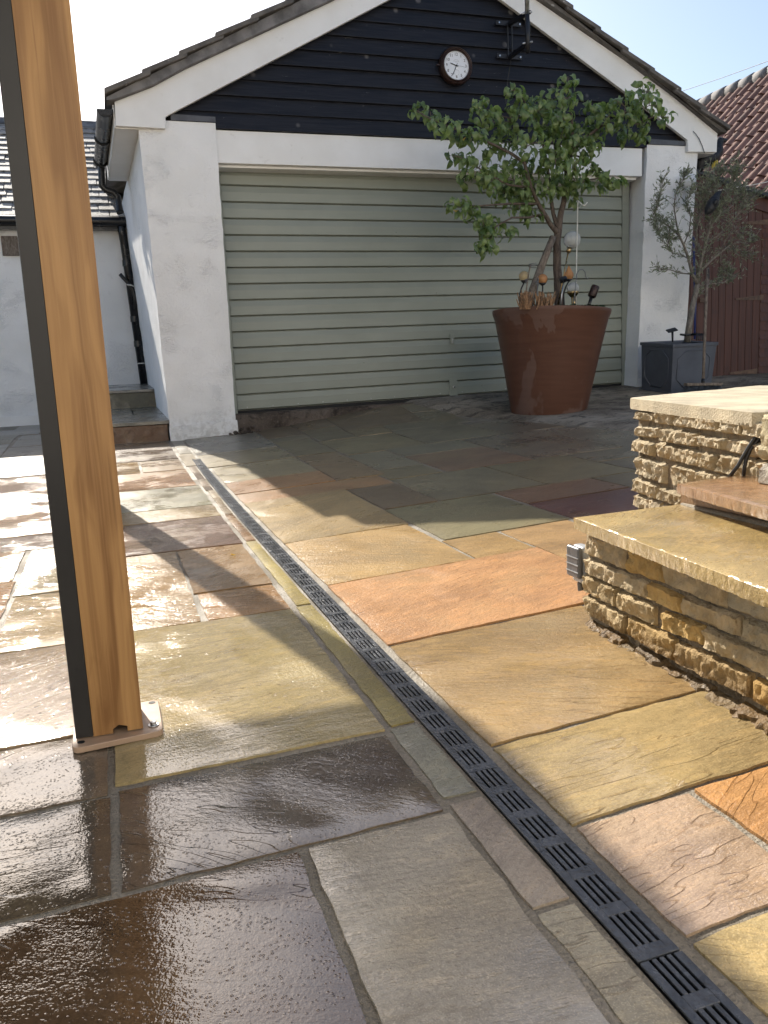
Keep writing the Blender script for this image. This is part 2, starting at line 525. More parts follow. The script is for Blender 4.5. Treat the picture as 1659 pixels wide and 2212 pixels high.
M = dict(
    slab=m_slab(), mortar=m_mortar(), render=m_render(), white=m_whiteboard(), board=m_blackboard(), wood=m_woodpost(),
    terra=m_terracotta(), steel=m_steel(), stone=m_stone(), leaf=m_leaf('pear_leaf', (.070, .115, .030), (.205, .270, .100)),
    leafy=m_leaf('yellowed_leaf', (.42, .24, .03), (.50, .33, .06)), olive=m_leaf('olive_leaf', (.105, .118, .080), (.22, .24, .18)),
    pantile=m_pantile(), slate=m_slate(), planks=m_planks(),
    bark=m_bark('grey_brown_bark', (.060, .042, .032), (.155, .118, .092)), bark2=m_bark('olive_bark', (.12, .105, .085), (.27, .24, .20)),
    oldwood=m_bark('weathered_timber', (.11, .085, .065), (.27, .22, .175)),
    apron=m_concrete('old_concrete', (.135, .108, .078), (.36, .305, .235), .05),
    coping=simple('pale_coping_stone', (.55, .475, .335), .85, .14, 9, 150, .010),
    kerb=m_concrete('damp_dirty_concrete', (.06, .045, .034), (.17, .135, .105), .15),
    bed=m_concrete('wall_mortar', (.16, .125, .085), (.28, .23, .16)),
    dark=simple('charcoal_aluminium', (.020, .018, .016), .42, .1, 4, 200, .0003),
    black=simple('black_plastic', (.012, .012, .013), .30, .1, 5, 30, .0006),
    grate=simple('black_wet_grate', (.062, .067, .077), .24, .25, 30, 130, .004),
    pit=simple('channel_dark', (.008, .008, .008), .6),
    plate=simple('tan_powder_coat', (.42, .29, .20), .34, .08, 8, 60, .0005),
    zinc=simple('galvanised_steel', (.55, .56, .57), .32, .15, 20, 60, .0004, metal=1.0),
    iron=simple('black_iron', (.012, .012, .015), .45, .2, 20, 60, .001),
    lead=simple('lead_flashing', (.085, .088, .10), .5, .2, 8, 40, .002),
    tile=simple('grey_roof_tile', (.14, .125, .11), .75, .25, 7, 70, .004, spots=((.42, .40, .36), 16, .66)),
    vmortar=simple('grey_verge_mortar', (.20, .19, .185), .85, .3, 6, 50, .006),
    planter=simple('grey_plastic_planter', (.088, .098, .122), .45, .12, 5, 60, .0008),
    soil=simple('dark_soil', (.03, .022, .016), .9, .3, 20, 60, .02),
    ground=simple('garden_soil', (.08, .07, .045), .9, .3, 2, 30, .02),
    straw=simple('cut_dry_stems', (.30, .17, .085), .7, .35, 30, 90, .001),
    amber=m_glass('amber_crackle', (.85, .42, .18), .25), cream=m_glass('cream_glass', (.80, .62, .36), .3), clear=m_glass('frosted_glass', (.80, .82, .80), .25),
    brass=simple('brass', (.50, .36, .18), .3, .1, 20, 50, .0005, metal=1.0),
    copper=simple('dark_copper', (.045, .024, .019), .38, .2, 20, 60, .002, metal=.3),
    dial=simple('clock_dial', (.80, .82, .86), .35, .03, 4, 60, .0001),
    ink=simple('black_ink', (.012, .012, .014), .5),
    plasticw=simple('white_plastic', (.74, .74, .73), .35, .04),
    bristle=simple('blue_grey_bristle', (.07, .085, .105), .55, .3, 30),
    blue=simple('blue_handle', (.02, .035, .16), .4),
    strap=simple('rusty_strap', (.14, .085, .055), .7, .3, 15),
    sock=simple('grey_socket_plastic', (.42, .44, .46), .35, .06),
    sock2=simple('dark_socket_cover', (.12, .125, .135), .3, .1),
    rope=simple('white_cord', (.70, .68, .62), .8),
    cable=simple('black_cable', (.016, .016, .017), .38),
    feather=simple('black_feather', (.010, .011, .013), .5, .3, 25, 60, .01),
    yellow=simple('yellow_breast', (.52, .40, .05), .6),
    blade=simple('green_ground_leaf', (.06, .11, .035), .5, .3, 30),
    gap=simple('rubber_and_shadow_black', (.006, .006, .006), .7),  # black for the rubber seal, holes, backings and the painted corner shadow
    wire=simple('grey_wire', (.16, .165, .17), .6),
    louvre=simple('pergola_louvre', (.035, .032, .03), .5),
)

# ================================================================== the setting
tag(MB().add([(-300, -300, -.12), (300, -300, -.12), (300, 300, -.12), (-300, 300, -.12)], [(0, 1, 2, 3)]).build('ground', M['ground']), kind='structure')

def field(name, xs, ys, off, mat, parent=None, inside=None):
    mb = MB()
    nx, ny = len(xs), len(ys)
    vs = [(x, y, gz(x, y) + off + (.004 * nz(x * 3, y * 3) if off > 0 else 0)) for y in ys for x in xs]
    fs = []
    for j in range(ny - 1):
        for i in range(nx - 1):
            cx, cy = (xs[i] + xs[i + 1]) / 2, (ys[j] + ys[j + 1]) / 2
            if inside is None or inside(cx, cy):
                fs.append((j * nx + i, j * nx + i + 1, (j + 1) * nx + i + 1, (j + 1) * nx + i))
    mb.add(vs, fs)
    return mb.build(name, mat, parent, smooth=True)
lin = lambda a, b, n: [a + (b - a) * i / n for i in range(n + 1)]

patio = tag(field('patio', lin(-4, .5553, 34) + lin(.6188, 4.6, 28), lin(-1.2, 11.2, 84), -.0065, M['mortar'],
                  inside=lambda x, y: not (x > 1.6 and y < 1.0) and not (.56 < x < .61 and -1.3 < y < 6.2)), kind='structure')
SK = .045                                              # the cross joints are not quite square to the drain
TAN, OLV, ORG, BRN, PUR = (.330, .205, .085), (.235, .195, .090), (.400, .165, .068), (.165, .098, .052), (.130, .078, .062)
PAL, GRY, PNK, GGR, AMB, DRK, YEL, MAR, LGR = (.44, .36, .275), (.170, .155, .115), (.320, .225, .165), (.235, .225, .150), (.300, .150, .040), (.120, .080, .050), (.370, .270, .110), (.140, .060, .050), (.27, .265, .25)
SL = [  # x0, x1, v0, v1, colour, wetness
    (-1.1, .22, .10, 1.20, (.092, .057, .032), 1.0), (.22, .48, .10, 1.20, (.34, .30, .24), .58), (-1.7, -1.1, .1, 1.2, BRN, .8),
    (-.66, -.06, 1.20, 1.505, (.085, .068, .052), 1.1), (-.06, .475, 1.20, 1.52, (.105, .082, .064), 1.25), (-1.3, -.66, 1.2, 1.5, BRN, .8),
    (-.70, -.065, 1.505, 1.79, (.14, .112, .085), 1.1), (-.065, .48, 1.53, 2.46, (.335, .270, .140), .72), (-.70, -.065, 1.79, 2.44, (.24, .18, .12), .95),
    (-1.4, -.70, 1.5, 2.44, TAN, .8),
    (.21, .48, 2.46, 2.78, (.29, .155, .050), .55), (.20, .485, 2.78, 3.49, (.235, .145, .065), .60), (-.06, .205, 2.46, 3.49, (.30, .20, .095), .62),
    (-.38, -.06, 2.44, 3.06, (.33, .25, .14), .8), (-.39, -.06, 3.06, 3.86, (.30, .25, .15), .7), (-1.1, -.385, 2.44, 3.30, (.33, .20, .10), .8), (-1.1, -.40, 3.30, 3.86, (.28, .17, .08), .75), (-1.8, -1.1, 2.44, 3.86, TAN, .7),
    (-.06, .49, 3.49, 4.20, (.165, .095, .065), .65), (-1.0, -.06, 3.86, 4.21, (.20, .14, .10), .75), (-1.9, -1.0, 3.86, 4.6, BRN, .6),
    (-.06, .49, 4.20, 4.54, (.30, .22, .11), .50), (-.06, .49, 4.54, 5.26, GGR, .55), (-.72, -.06, 4.21, 5.25, (.30, .19, .105), .65), (-1.9, -.72, 4.6, 5.25, OLV, .6),
    (-.06, .475, 5.26, 5.99, (.34, .185, .085), .60), (-.9, -.06, 5.25, 5.62, (.31, .20, .10), .75), (-1.9, -.9, 5.25, 6.3, TAN, .6),
    (-.12, .165, 5.99, 6.58, (.30, .18, .055), .60), (.165, .47, 5.99, 6.55, (.29, .19, .095), .5), (-.9, -.12, 5.62, 6.30, (.32, .22, .15), .8),
    (-.30, .47, 6.58, 7.76, (.13, .088, .060), .55), (-1.2, -.30, 6.30, 6.95, (.18, .165, .14), .5), (-1.9, -1.2, 6.3, 7.2, GRY, .5),
    (-.95, -.30, 6.95, 7.40, (.20, .18, .15), .45), (-.9, -.30, 7.40, 8.10, (.17, .155, .135), .45), (-1.9, -.9, 7.4, 8.4, LGR, .45), (-.88, -.30, 8.10, 9.2, (.20, .19, .17), .4), (-1.9, -.9, 8.4, 9.4, GRY, .45),
    (-1.3, -.72, 9.2, 10.1, LGR, .4), (-.72, -.30, 9.2, 10.1, (.18, .17, .15), .4), (-1.9, -1.3, 9.4, 10.88, GRY, .4), (-1.05, -.30, 10.1, 10.88, (.22, .21, .19), .4),
    # the narrow strip beside the drain
    (.48, .553, .10, .92, (.37, .33, .25), .35), (.478, .553, .92, 1.225, (.30, .25, .20), .5), (.478, .553, 1.235, 1.54, (.21, .20, .155), .6), (.485, .553, 1.54, 2.48, (.275, .225, .085), .45),
    (.49, .553, 2.48, 3.52, (.33, .265, .095), .45), (.495, .553, 3.52, 4.22, (.26, .145, .065), .55), (.50, .553, 4.22, 5.02, (.37, .29, .19), .6), (.49, .553, 5.02, 6.13, (.22, .155, .10), .6),
    (.475, .60, 6.13, 6.82, (.33, .27, .18), .5), (.49, .60, 6.82, 7.72, (.21, .19, .145), .4),
    # right of the drain
    (.634, .87, .10, .79, (.38, .295, .15), .45), (.634, .87, .79, 1.07, (.35, .258, .185), .58), (.87, 1.45, .40, 1.07, (.41, .225, .095), .3), (.87, 1.45, -.3, .4, TAN, .4), (1.45, 1.6, .2, 1.07, OLV, .4),
    (.634, 1.25, 1.07, 1.37, (.335, .255, .130), .68), (.634, 1.25, 1.37, 2.00, (.315, .220, .110), .70), (.634, 1.465, 2.00, 2.65, (.440, .245, .118), .22), (1.25, 1.8, 1.37, 2.0, OLV, .4),
    (1.465, 1.80, 2.0, 2.99, (.33, .215, .105), .4), (1.205, 1.465, 2.65, 2.99, (.34, .225, .10), .35), (.634, 1.205, 2.65, 3.37, (.365, .245, .110), .42),
    (.634, 1.22, 3.37, 4.45, (.37, .265, .125), .45), (1.22, 1.825, 2.99, 3.77, (.195, .175, .10), .45), (1.825, 2.62, 2.85, 3.40, (.15, .072, .062), .4), (1.83, 2.42, 3.40, 3.77, (.19, .10, .06), .4), (2.42, 3.1, 3.4, 3.77, (.16, .13, .08), .4), (1.80, 2.6, 2.3, 2.85, OLV, .4), (2.62, 3.3, 2.6, 3.4, GRY, .4),
    (1.225, 1.53, 3.77, 4.45, (.155, .10, .055), .45), (1.53, 2.165, 3.77, 4.57, (.175, .16, .095), .45), (2.165, 2.75, 3.77, 4.57, (.175, .155, .080), .4), (2.75, 3.3, 3.77, 4.2, (.15, .14, .11), .45), (2.75, 3.3, 4.2, 4.57, GRY, .5), (3.3, 4.3, 3.4, 4.4, OLV, .4),
    (.634, 1.53, 4.45, 4.78, (.33, .180, .082), .42), (.634, 1.265, 4.78, 5.22, (.35, .185, .082), .40), (1.265, 1.585, 4.78, 5.95, (.225, .135, .060), .45), (.634, 1.265, 5.22, 5.93, (.30, .25, .145), .45),
    (1.53, 1.895, 4.57, 4.94, (.145, .125, .062), .4), (1.585, 1.91, 4.94, 5.72, (.175, .165, .11), .45), (1.91, 2.53, 4.57, 5.34, (.20, .095, .055), .35), (1.91, 2.54, 5.34, 5.78, (.17, .165, .115), .45), (2.54, 3.2, 4.57, 5.80, (.15, .125, .095), .55), (3.2, 3.9, 4.4, 5.8, (.20, .18, .14), .5),
    (.605, 1.27, 5.95, 6.63, (.27, .225, .135), .5), (1.27, 1.60, 5.97, 6.88, (.175, .15, .08), .45), (1.60, 2.27, 5.74, 6.60, (.215, .18, .085), .4), (2.27, 2.95, 5.80, 6.75, (.165, .15, .095), .45), (2.95, 3.5, 5.8, 6.6, (.13, .11, .085), .5),
    (.605, 1.27, 6.63, 7.70, (.23, .215, .18), .55), (1.27, 1.62, 6.88, 7.14, (.18, .165, .115), .45), (1.27, 1.62, 7.14, 8.0, (.13, .085, .05), .4), (1.62, 1.97, 6.60, 7.35, (.155, .135, .080), .4), (1.97, 2.32, 6.64, 7.05, (.24, .185, .09), .4), (1.97, 2.75, 7.05, 8.0, (.155, .105, .065), .4), (1.62, 1.97, 7.35, 8.0, (.13, .095, .06), .4), (2.32, 3.1, 6.75, 7.4, (.15, .145, .10), .45), (2.75, 3.1, 7.4, 8, GRY, .4),
    (.61, 1.27, 7.70, 8.0, (.12, .10, .07), .4),
]
def in_frame(x, y):
    d = Vector((x, y, gz(x, y))) - CAM
    w = d.dot(FWD)
    if w < .05: return False
    px = 829.5 + 1780 * d.dot(RIGHT) / w
    return -500 < px < 2150
def slab(x0, x1, v0, v1, c, wet, k):
    near = max(.25, (v0 + v1) / 2)
    far = sstep(2.9, 4.2, near) * (.55 if x0 > 1.0 else .25)        # slab colours blend towards one grey-brown nearer the garage
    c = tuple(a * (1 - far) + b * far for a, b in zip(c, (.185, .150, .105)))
    res = min(.07, max(.02, .016 * near))
    g = .0075 if near < 3 else .0085
    x0, x1, v0, v1 = x0 + g, x1 - g, v0 + g * .9, v1 - g * .9
    nx, ny = max(2, int((x1 - x0) / res)), max(2, int((v1 - v0) / res))
    nx, ny = min(nx, 44), min(ny, 44)
    s = k * 13.7
    tx, ty = random.uniform(-.003, .003), random.uniform(-.003, .003)
    dz = random.uniform(-.0008, .0016)
    vs = []
    def rel(x, y): return .0016 * nz(x * 4 + s, y * 4) + .0009 * nz(x * 13, y * 13 + s)
    for j in range(ny + 1):
        for i in range(nx + 1):
            x, v = x0 + (x1 - x0) * i / nx, v0 + (v1 - v0) * j / ny
            jit = .0045
            drop = 0
            if i in (0, nx): x += jit * nz(v * 16 + s, i + s) + .002 * nz(v * 60, s)
            if j in (0, ny): v += jit * nz(x * 16 + s, j - s) + .002 * nz(x * 60, s + 4)
            if i in (0, nx) or j in (0, ny): drop = .0022
            y = v + SK * (x - .56)
            vs.append((x, y, gz(x, y) + rel(x, y) - drop + dz + tx * (x - x0) + ty * (v - v0)))
    W = nx + 1
    fs = [(j * W + i, j * W + i + 1, (j + 1) * W + i + 1, (j + 1) * W + i) for j in range(ny) for i in range(nx)]
    rim = [i for i in range(W)] + [j * W + nx for j in range(1, ny + 1)] + [ny * W + i for i in range(nx - 1, -1, -1)] + [j * W for j in range(ny - 1, 0, -1)]
    b = len(vs)
    vs += [(vs[i][0], vs[i][1], vs[i][2] - .02) for i in rim]
    n = len(rim)
    fs += [(rim[i], b + i, b + (i + 1) % n, rim[(i + 1) % n]) for i in range(n)]
    mb = MB()
    mb.add(vs, fs)
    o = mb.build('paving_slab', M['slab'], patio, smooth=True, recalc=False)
    o.data.set_sharp_from_angle(angle=R_(40))
    o.color = (*c, wet)
    return o
for k, q in enumerate(SL):
    cs = [(q[0], q[2]), (q[1], q[2]), (q[0], q[3]), (q[1], q[3])]
    if any(in_frame(x, y) for x, y in cs):
        slab(*q, k)

# old concrete in front of the garage, laid over the ends of the paving
def edge_x(y):
    P = [(5.0, 3.72), (5.75, 3.55), (6.35, 3.40), (6.83, 3.30), (7.43, 3.02), (8.0, 2.80), (8.6, 2.6)]
    if y <= P[0][0]: return P[0][1] + (P[0][0] - y) * .25
    for (a, b), (c, d) in zip(P, P[1:]):
        if y <= c: return b + (d - b) * (y - a) / (c - a)
    return P[-1][1]
mb = MB()
ys = lin(3.2, 8.7, 56)
us = [0, .02, .05, .1, .16, .24, .34, .46, .6, .8, 1.0]
vs = []
for y in ys:
    e = edge_x(y) + .03 * nz(y * 5, 3) + .015 * nz(y * 19, 1)
    for i, u in enumerate(us):
        x = e + (9.5 - e) * u
        vs.append((x, y, gz(x, y) + (-.01 if i == 0 else .022 + .007 * nz(x * 4, y * 4) + .003 * nz(x * 17, y * 17))))
W = len(us)
mb.add(vs, [(j * W + i, j * W + i + 1, (j + 1) * W + i + 1, (j + 1) * W + i) for j in range(len(ys) - 1) for i in range(W - 1)])
tag(mb.build('concrete_apron', M['apron'], smooth=True), kind='structure')

# ------------------------------------------------------------------ channel drain
drain = thing('channel_drain', 'long narrow black slotted channel drain running through the paving', 'drain')
DX0, DX1 = .556, .618
mb = MB()
for y0, y1 in [(a, a + .4) for a in [-.3 + .4 * i for i in range(16)]]:
    for xa, xb, za, zb in ((DX0 - .006, DX0 + .002, -.07, -.014), (DX1 - .002, DX1 + .006, -.07, -.014), (DX0, DX1, -.075, -.07)):
        p = []
        for zz in (za, zb):
            for x, y in ((xa, y0), (xb, y0), (xb, y1), (xa, y1)): p.append((x, y, gz(x, y) + zz))
        mb.hexa(p)
mb.build('channel', M['pit'], drain)
P = .0855
def grate_mesh(n):
    mb = MB()
    w = DX1 - DX0
    L = n * P
    t = .004
    mg, sl_, br_ = .0125, .0044, .0065
    mb.box(0, mg, 0, L, -t, 0).box(w - mg, w, 0, L, -t, 0)
    for k in range(n):
        mb.box(mg, w - mg, k * P, k * P + .0235, -t, 0)
        for q in range(3):
            a = mg + sl_ + q * (sl_ + br_)
            mb.box(a, a + br_, k * P + .0235, (k + 1) * P, -t, 0)
    return mb
gm = grate_mesh(6)
g0 = None
n = 0
y = -.25
while y < 6.05:
    if g0 is None:
        o = gm.build('grate', M['grate'], drain, bevel=.0007, seg=1)
        g0 = o
    else:
        o = g0.copy()
        link(o, drain)
    sl = math.atan2(gz(.58, y + .5) - gz(.58, y), .5)
    o.location = (DX0, y, gz(.58, y) + .0005 + random.uniform(-.0006, .0006))
    o.rotation_euler = (sl, 0, random.uniform(-.0015, .0015))
    y += 6 * P + .0025

# ------------------------------------------------------------------ pergola
perg = thing('pergola', 'wood effect pergola post with a dark side channel on a tan base plate', 'pergola')
def post(y0, detail):
    zb = gz(-.06, y0) + .016
    g = (-.0135, .0085)
    mb = MB()
    X0, X1, Y0, Y1 = -.0965, .001, y0, y0 + .115
    zt = 2.36
    if detail:                                          # front wall with the five-sided cable notch
        n0, n1, nh = -.058, -.030, .016
        poly = [(X0, zb), (n0, zb), (n0, zb + .009), ((n0 + n1) / 2 - .002, zb + nh), (n1, zb + .011), (n1, zb), (X1, zb), (X1, zt), (X0, zt)]
        t = .004
        mb.prism_y(poly, Y0, Y0 + t)
        mb.box(X0, X0 + t, Y0 + t, Y1, zb, zt).box(X1 - t, X1, Y0 + t, Y1, zb, zt).box(X0 + t, X1 - t, Y1 - t, Y1, zb, zt)
    else:
        mb.box(X0, X1, Y0, Y1, zb, zt)
    p = mb.build('post', M['wood'], perg)
    MB().box(-.131, X0 - .0004, Y0 + .0015, Y1 - .002, zb, zt).build('side_channel', M['dark'], p, bevel=.0015)
    if not detail: return p
    # base plate with rounded corners and holes
    pz = gz(-.06, y0)
    cx0, cx1, cy0, cy1, r = -.138, .040, y0 - .030, y0 + .150, .016
    out = []
    for (cx, cy, a0) in ((cx1 - r, cy0 + r, -90), (cx1 - r, cy1 - r, 0), (cx0 + r, cy1 - r, 90), (cx0 + r, cy0 + r, 180)):
        for k in range(6):
            a = R_(a0 + 90 * k / 5)
            out.append((cx + r * math.cos(a), cy + r * math.sin(a) + .10 * (cx + .05)))
    pl = MB().prism_z(out, pz + .001, pz + .0135).build('base_plate', M['plate'], perg, bevel=.0015)
    for hx, hy in ((-.121, y0 - .012), (.025, y0 + .142), (-.121, y0 + .13)):
        ring = [(.0075 * math.cos(R_(a)), .0075 * math.sin(R_(a))) for a in range(0, 360, 24)]
        MB().prism_z([(hx + a, hy + b) for a, b in ring], pz + .0125, pz + .0141).build('bolt_hole', M['gap'], pl)
    bx, by = .022, y0 + .012
    b = MB().prism_z([(bx + .0115 * math.cos(R_(a)), by + .0115 * math.sin(R_(a))) for a in range(0, 360, 18)], pz + .0137, pz + .0157).build('washer', M['zinc'], pl, bevel=.0005)
    MB().prism_z([(bx + .0072 * math.cos(R_(a + 15)), by + .0072 * math.sin(R_(a + 15))) for a in range(0, 360, 60)], pz + .0158, pz + .0225).build('bolt', M['zinc'], pl, bevel=.0008)
    return p
post(1.70, True)
post(4.69, False)
mb = MB()
mb.box(-.14, -.001, -1.2, 4.80, 2.36, 2.52).build('side_beam', M['louvre'], perg)
MB().box(-3.4, -.141, 4.66, 4.80, 2.36, 2.52).build('end_beam', M['louvre'], perg)
MB().box(-3.4, -3.26, -1.2, 4.655, 2.36, 2.52).build('side_beam', M['louvre'], perg)
for k in range(38):
    y = -1.18 + k * .153
    o = MB().hexa([(-3.25, y, 2.42), (-.145, y, 2.42), (-.145, y + .165, 2.435), (-3.25, y + .165, 2.435), (-3.25, y, 2.435), (-.145, y, 2.435), (-.145, y + .165, 2.45), (-3.25, y + .165, 2.45)]).build('louvre', M['louvre'], perg)
for x in (-3.39, ):
    for y in (1.70, 4.69):
        MB().box(x, x + .11, y, y + .11, 0, 2.36).build('post', M['wood'], perg)

# ================================================================== garage
gar = thing('garage', 'white rendered gabled garage with black weatherboard and a sage green door', 'garage')
YP = 7.75
def rough_prism(poly, y0, y1, name, step=.06, amp=.006):
    """front polygon as a fine lumpy sheet with thickness (x, z polygon: four corners)"""
    (ax, az), (bx, bz), (cx, cz), (dx, dz) = poly
    nu, nv = max(2, int((bx - ax) / step)), max(2, int((dz - az) / step))
    vs = []
    def pt(u, v):
        x = (ax + (bx - ax) * u) * (1 - v) + (dx + (cx - dx) * u) * v
        z = (az + (bz - az) * u) * (1 - v) + (dz + (cz - dz) * u) * v
        return x, z
    for j in range(nv + 1):
        for i in range(nu + 1):
            u, v = i / nu, j / nv
            x, z = pt(u, v)
            e = 0
            if i in (0, nu): x += .006 * nz(z * 9, x) + .004 * nz(z * 31, x)
            if i in (0, nu): e = .004
            vs.append((x, y0 + e + amp * nz(x * 5, z * 5, 2) + .4 * amp * nz(x * 17, z * 17), z))
    W = nu + 1
    fs = [(j * W + i, j * W + i + 1, (j + 1) * W + i + 1, (j + 1) * W + i) for j in range(nv) for i in range(nu)]
    rim = [i for i in range(W)] + [j * W + nu for j in range(1, nv + 1)] + [nv * W + i for i in range(nu - 1, -1, -1)] + [j * W for j in range(nv - 1, 0, -1)]
    b = len(vs)
    vs += [(vs[i][0], y1, vs[i][2]) for i in rim]
    n = len(rim)
    fs += [(rim[(i + 1) % n], rim[i], b + i, b + (i + 1) % n) for i in range(n)]
    fs.append(tuple(b + i for i in range(n - 1, -1, -1)))
    return MB().add(vs, fs).build(name, M['render'], gar, auto=50)
# left pillar: battered, with a slightly proud plinth
rough_prism([(.500, .20), (1.095, .20), (1.115, 2.975), (.458, 2.975)], YP, 8.15, 'left_pillar')
rough_prism([(.490, .17), (1.105, .20), (1.108, .375), (.492, .355)], YP - .018, YP + .03, 'left_plinth', .04, .008)
rough_prism([(5.455, .35), (6.050, .35), (6.212, 2.96), (5.576, 2.96)], YP, 8.15, 'right_pillar')
# walls
def sidewall(x0, x1, skew, name):
    p = []
    for zz in (0, 2.93):
        for x, y in ((x0, 8.15), (x1, 8.15), (x1 + skew, 13.2), (x0 + skew, 13.2)): p.append((x, y, zz))
    mb = MB().hexa(p)
    return mb.build(name, M['render'], gar)
lw = MB()
ns = 40
vs, fs = [], []
for i in range(ns + 1):
    y = 7.77 + (11.6 - 7.77) * i / ns
    for j in range(25):
        z = 2.93 * j / 24
        t = z / 2.93
        vs.append((.505 - .042 * t - .028 * t * (y - 7.75) + .006 * nz(y * 5, z * 5), y, z))
for i in range(ns):
    for j in range(24):
        fs.append((i * 25 + j, (i + 1) * 25 + j, (i + 1) * 25 + j + 1, i * 25 + j + 1))
lw.add(vs, fs).build('left_wall', M['render'], gar, smooth=True)
MB().box(6.0, 6.2, 8.15, 13.2, .1, 2.93).build('right_wall', M['render'], gar)
MB().box(.55, 6.2, 13.2, 13.4, .1, 2.93).build('rear_wall', M['render'], gar)
MB().box(.70, 6.0, 8.155, 8.16, .1, 2.93).build('inner_lining', M['gap'], gar)
# lintel and its soffit strip
MB().box(1.113, 5.535, 7.785, 8.10, 2.652, 2.928).build('lintel', M['white'], gar, bevel=.003)
MB().box(1.113, 5.50, 7.84, 8.10, 2.628, 2.650).build('lintel_soffit', M['white'], gar)
# door
door = MB().box(1.06, 1.155, 7.99, 8.09, .40, 2.627).build('door_frame', M['steel'], gar)
MB().box(5.435, 5.52, 7.99, 8.09, .42, 2.627).build('door_frame', M['steel'], gar)
leaf = MB().box(1.158, 5.432, 8.03, 8.05, .43, 2.60).build('garage_door', M['steel'], gar)
NP = 15
zl = lambda k: .448 + (2.655 - .448) * k / NP
zr = lambda k: .505 + (2.625 - .505) * k / NP
PR = [(0.0, .030), (.015, .030), (.095, 0), (.62, 0), (.97, .010), (1.0, .030)]
for k in range(NP):
    mb = MB()
    v = []
    for t, yo in PR:
        for x, zf in ((1.160, zl), (5.430, zr)):
            v.append((x, 7.995 + yo, zf(k) + (zf(k + 1) - zf(k)) * t))
    f = [(2 * i, 2 * i + 1, 2 * i + 3, 2 * i + 2) for i in range(len(PR) - 1)]
    if k == 0: pass
    mb.add(v, f).build('door_panel', M['steel'], leaf)
for x in (3.40, ):                                       # lock plate, bolt plate
    MB().box(x - .022, x + .022, 7.985, 7.994, 1.00, 1.105).build('lock_plate', M['steel'], leaf, bevel=.002)
    MB().box(x - .006, x + .006, 7.972, 7.985, 1.01, 1.06).build('lock_handle', M['zinc'], leaf, bevel=.002)
    MB().box(x - .045, x + .045, 7.985, 7.994, .475, .655).build('bolt_plate', M['steel'], leaf, bevel=.002)
    MB().lathe([(.0, 0), (.014, 0), (.014, .012), (.0, .014)], n=12).build('bolt_knob', M['zinc'], leaf)
    o = leaf.children[-1] if leaf.children else None
    kb = bpy.data.objects['bolt_knob']
    kb.rotation_euler = (R_(90), 0, 0)
    kb.location = (x, 7.984, .565)
for k in range(17):
    x = 1.25 + k * .25
    MB().lathe([(0, 0), (.005, 0), (.005, .003), (0, .004)], n=6).build('rivet', M['zinc'], leaf)
    o = [c for c in leaf.children if c.name.startswith('rivet')][-1]
    o.rotation_euler = (R_(90), 0, 0)
    o.location = (x, 7.994, .478 + (x - 1.16) * .0133)
MB().hexa([(1.16, 8.0, .40), (5.43, 8.0, .40), (5.43, 8.06, .40), (1.16, 8.06, .40), (1.16, 8.0, .447), (5.43, 8.0, .503), (5.43, 8.06, .503), (1.16, 8.06, .447)]).build('door_seal', M['gap'], gar)
# concrete threshold, tall at the left where the paving drops
mb = MB()
vs, fs = [], []
N = 60
for i in range(N + 1):
    x = 1.09 + (5.46 - 1.09) * i / N
    top = .425 + .006 * (x - 1.1) + .008 * nz(x * 7, 2)
    yf = 7.80 + .10 * max(0, min(1, (x - 1.1) / 2.2)) + .02 * nz(x * 6, 5)
    for yy, zz in ((yf - .01, .15), (yf + .004 + .01 * nz(x * 13, 1), top - .07), (yf + .012, top - .012), (yf + .03, top), (8.12, top)):
        vs.append((x, yy, zz))
for i in range(N):
    for j in range(4): fs.append((i * 5 + j, (i + 1) * 5 + j, (i + 1) * 5 + j + 1, i * 5 + j + 1))
mb.add(vs, fs).build('threshold', M['kerb'], gar, smooth=True)

# weatherboards
GL = lambda z: .60 + (z - 2.996) / .525
GR = lambda z: 6.12 - (z - 2.996) / .548
EXPO = .1405
k = 0
z = 2.935
while z < 4.45:
    x0, x1 = max(.72, GL(z)), min(6.02, GR(z))
    zt = z + EXPO + .022
    a0, a1 = max(.72, GL(zt)), min(6.02, GR(zt))
    if a1 - a0 < .05: break
    wv = random.uniform(-.003, .003)
    p = [(x0, 7.765 + wv, z), (x1, 7.765 + wv, z), (x1, 7.81, z), (x0, 7.81, z), (a0, 7.795 + wv, zt), (a1, 7.795 + wv, zt), (a1, 7.81, zt), (a0, 7.81, zt)]
    MB().hexa(p).build('weatherboard', M['board'], gar, bevel=.003, seg=2)
    z += EXPO
    k += 1
MB().prism_y([(.55, 2.94), (6.15, 2.94), (3.36, 4.46)], 7.815, 7.84).build('gable_backing', M['gap'], gar)
# lead flashings on the pillar heads
for x0, x1, zb in ((.735, 1.118, 2.978), (5.583, 6.045, 2.962)):
    MB().add([(x0, YP - .012, zb), (x1, YP - .012, zb), (x1, YP - .010, zb + .045), (x0, YP - .010, zb + .052), (x1, 7.80, zb + .062), (x0, 7.80, zb + .066)],
             [(0, 1, 2, 3), (3, 2, 4, 5)]).build('lead_flashing', M['lead'], gar)
# bargeboards
AX = 3.36
MB().prism_y([(.273, 2.903), (.681, 2.899), (.690, 2.996), (AX, 4.405), (AX, 4.60), (2.338, 4.085), (.891, 3.385), (.60, 3.225), (.281, 3.094)], 7.705, 7.745).build('bargeboard', M['white'], gar, bevel=.003)
MB().prism_y([(6.413, 2.902), (6.417, 3.092), (5.574, 3.588), (4.227, 4.235), (AX + .001, 4.62), (AX + .001, 4.435), (3.881, 4.195), (5.297, 3.429), (6.039, 3.010), (6.045, 2.896)], 7.705, 7.745).build('bargeboard', M['white'], gar, bevel=.003)
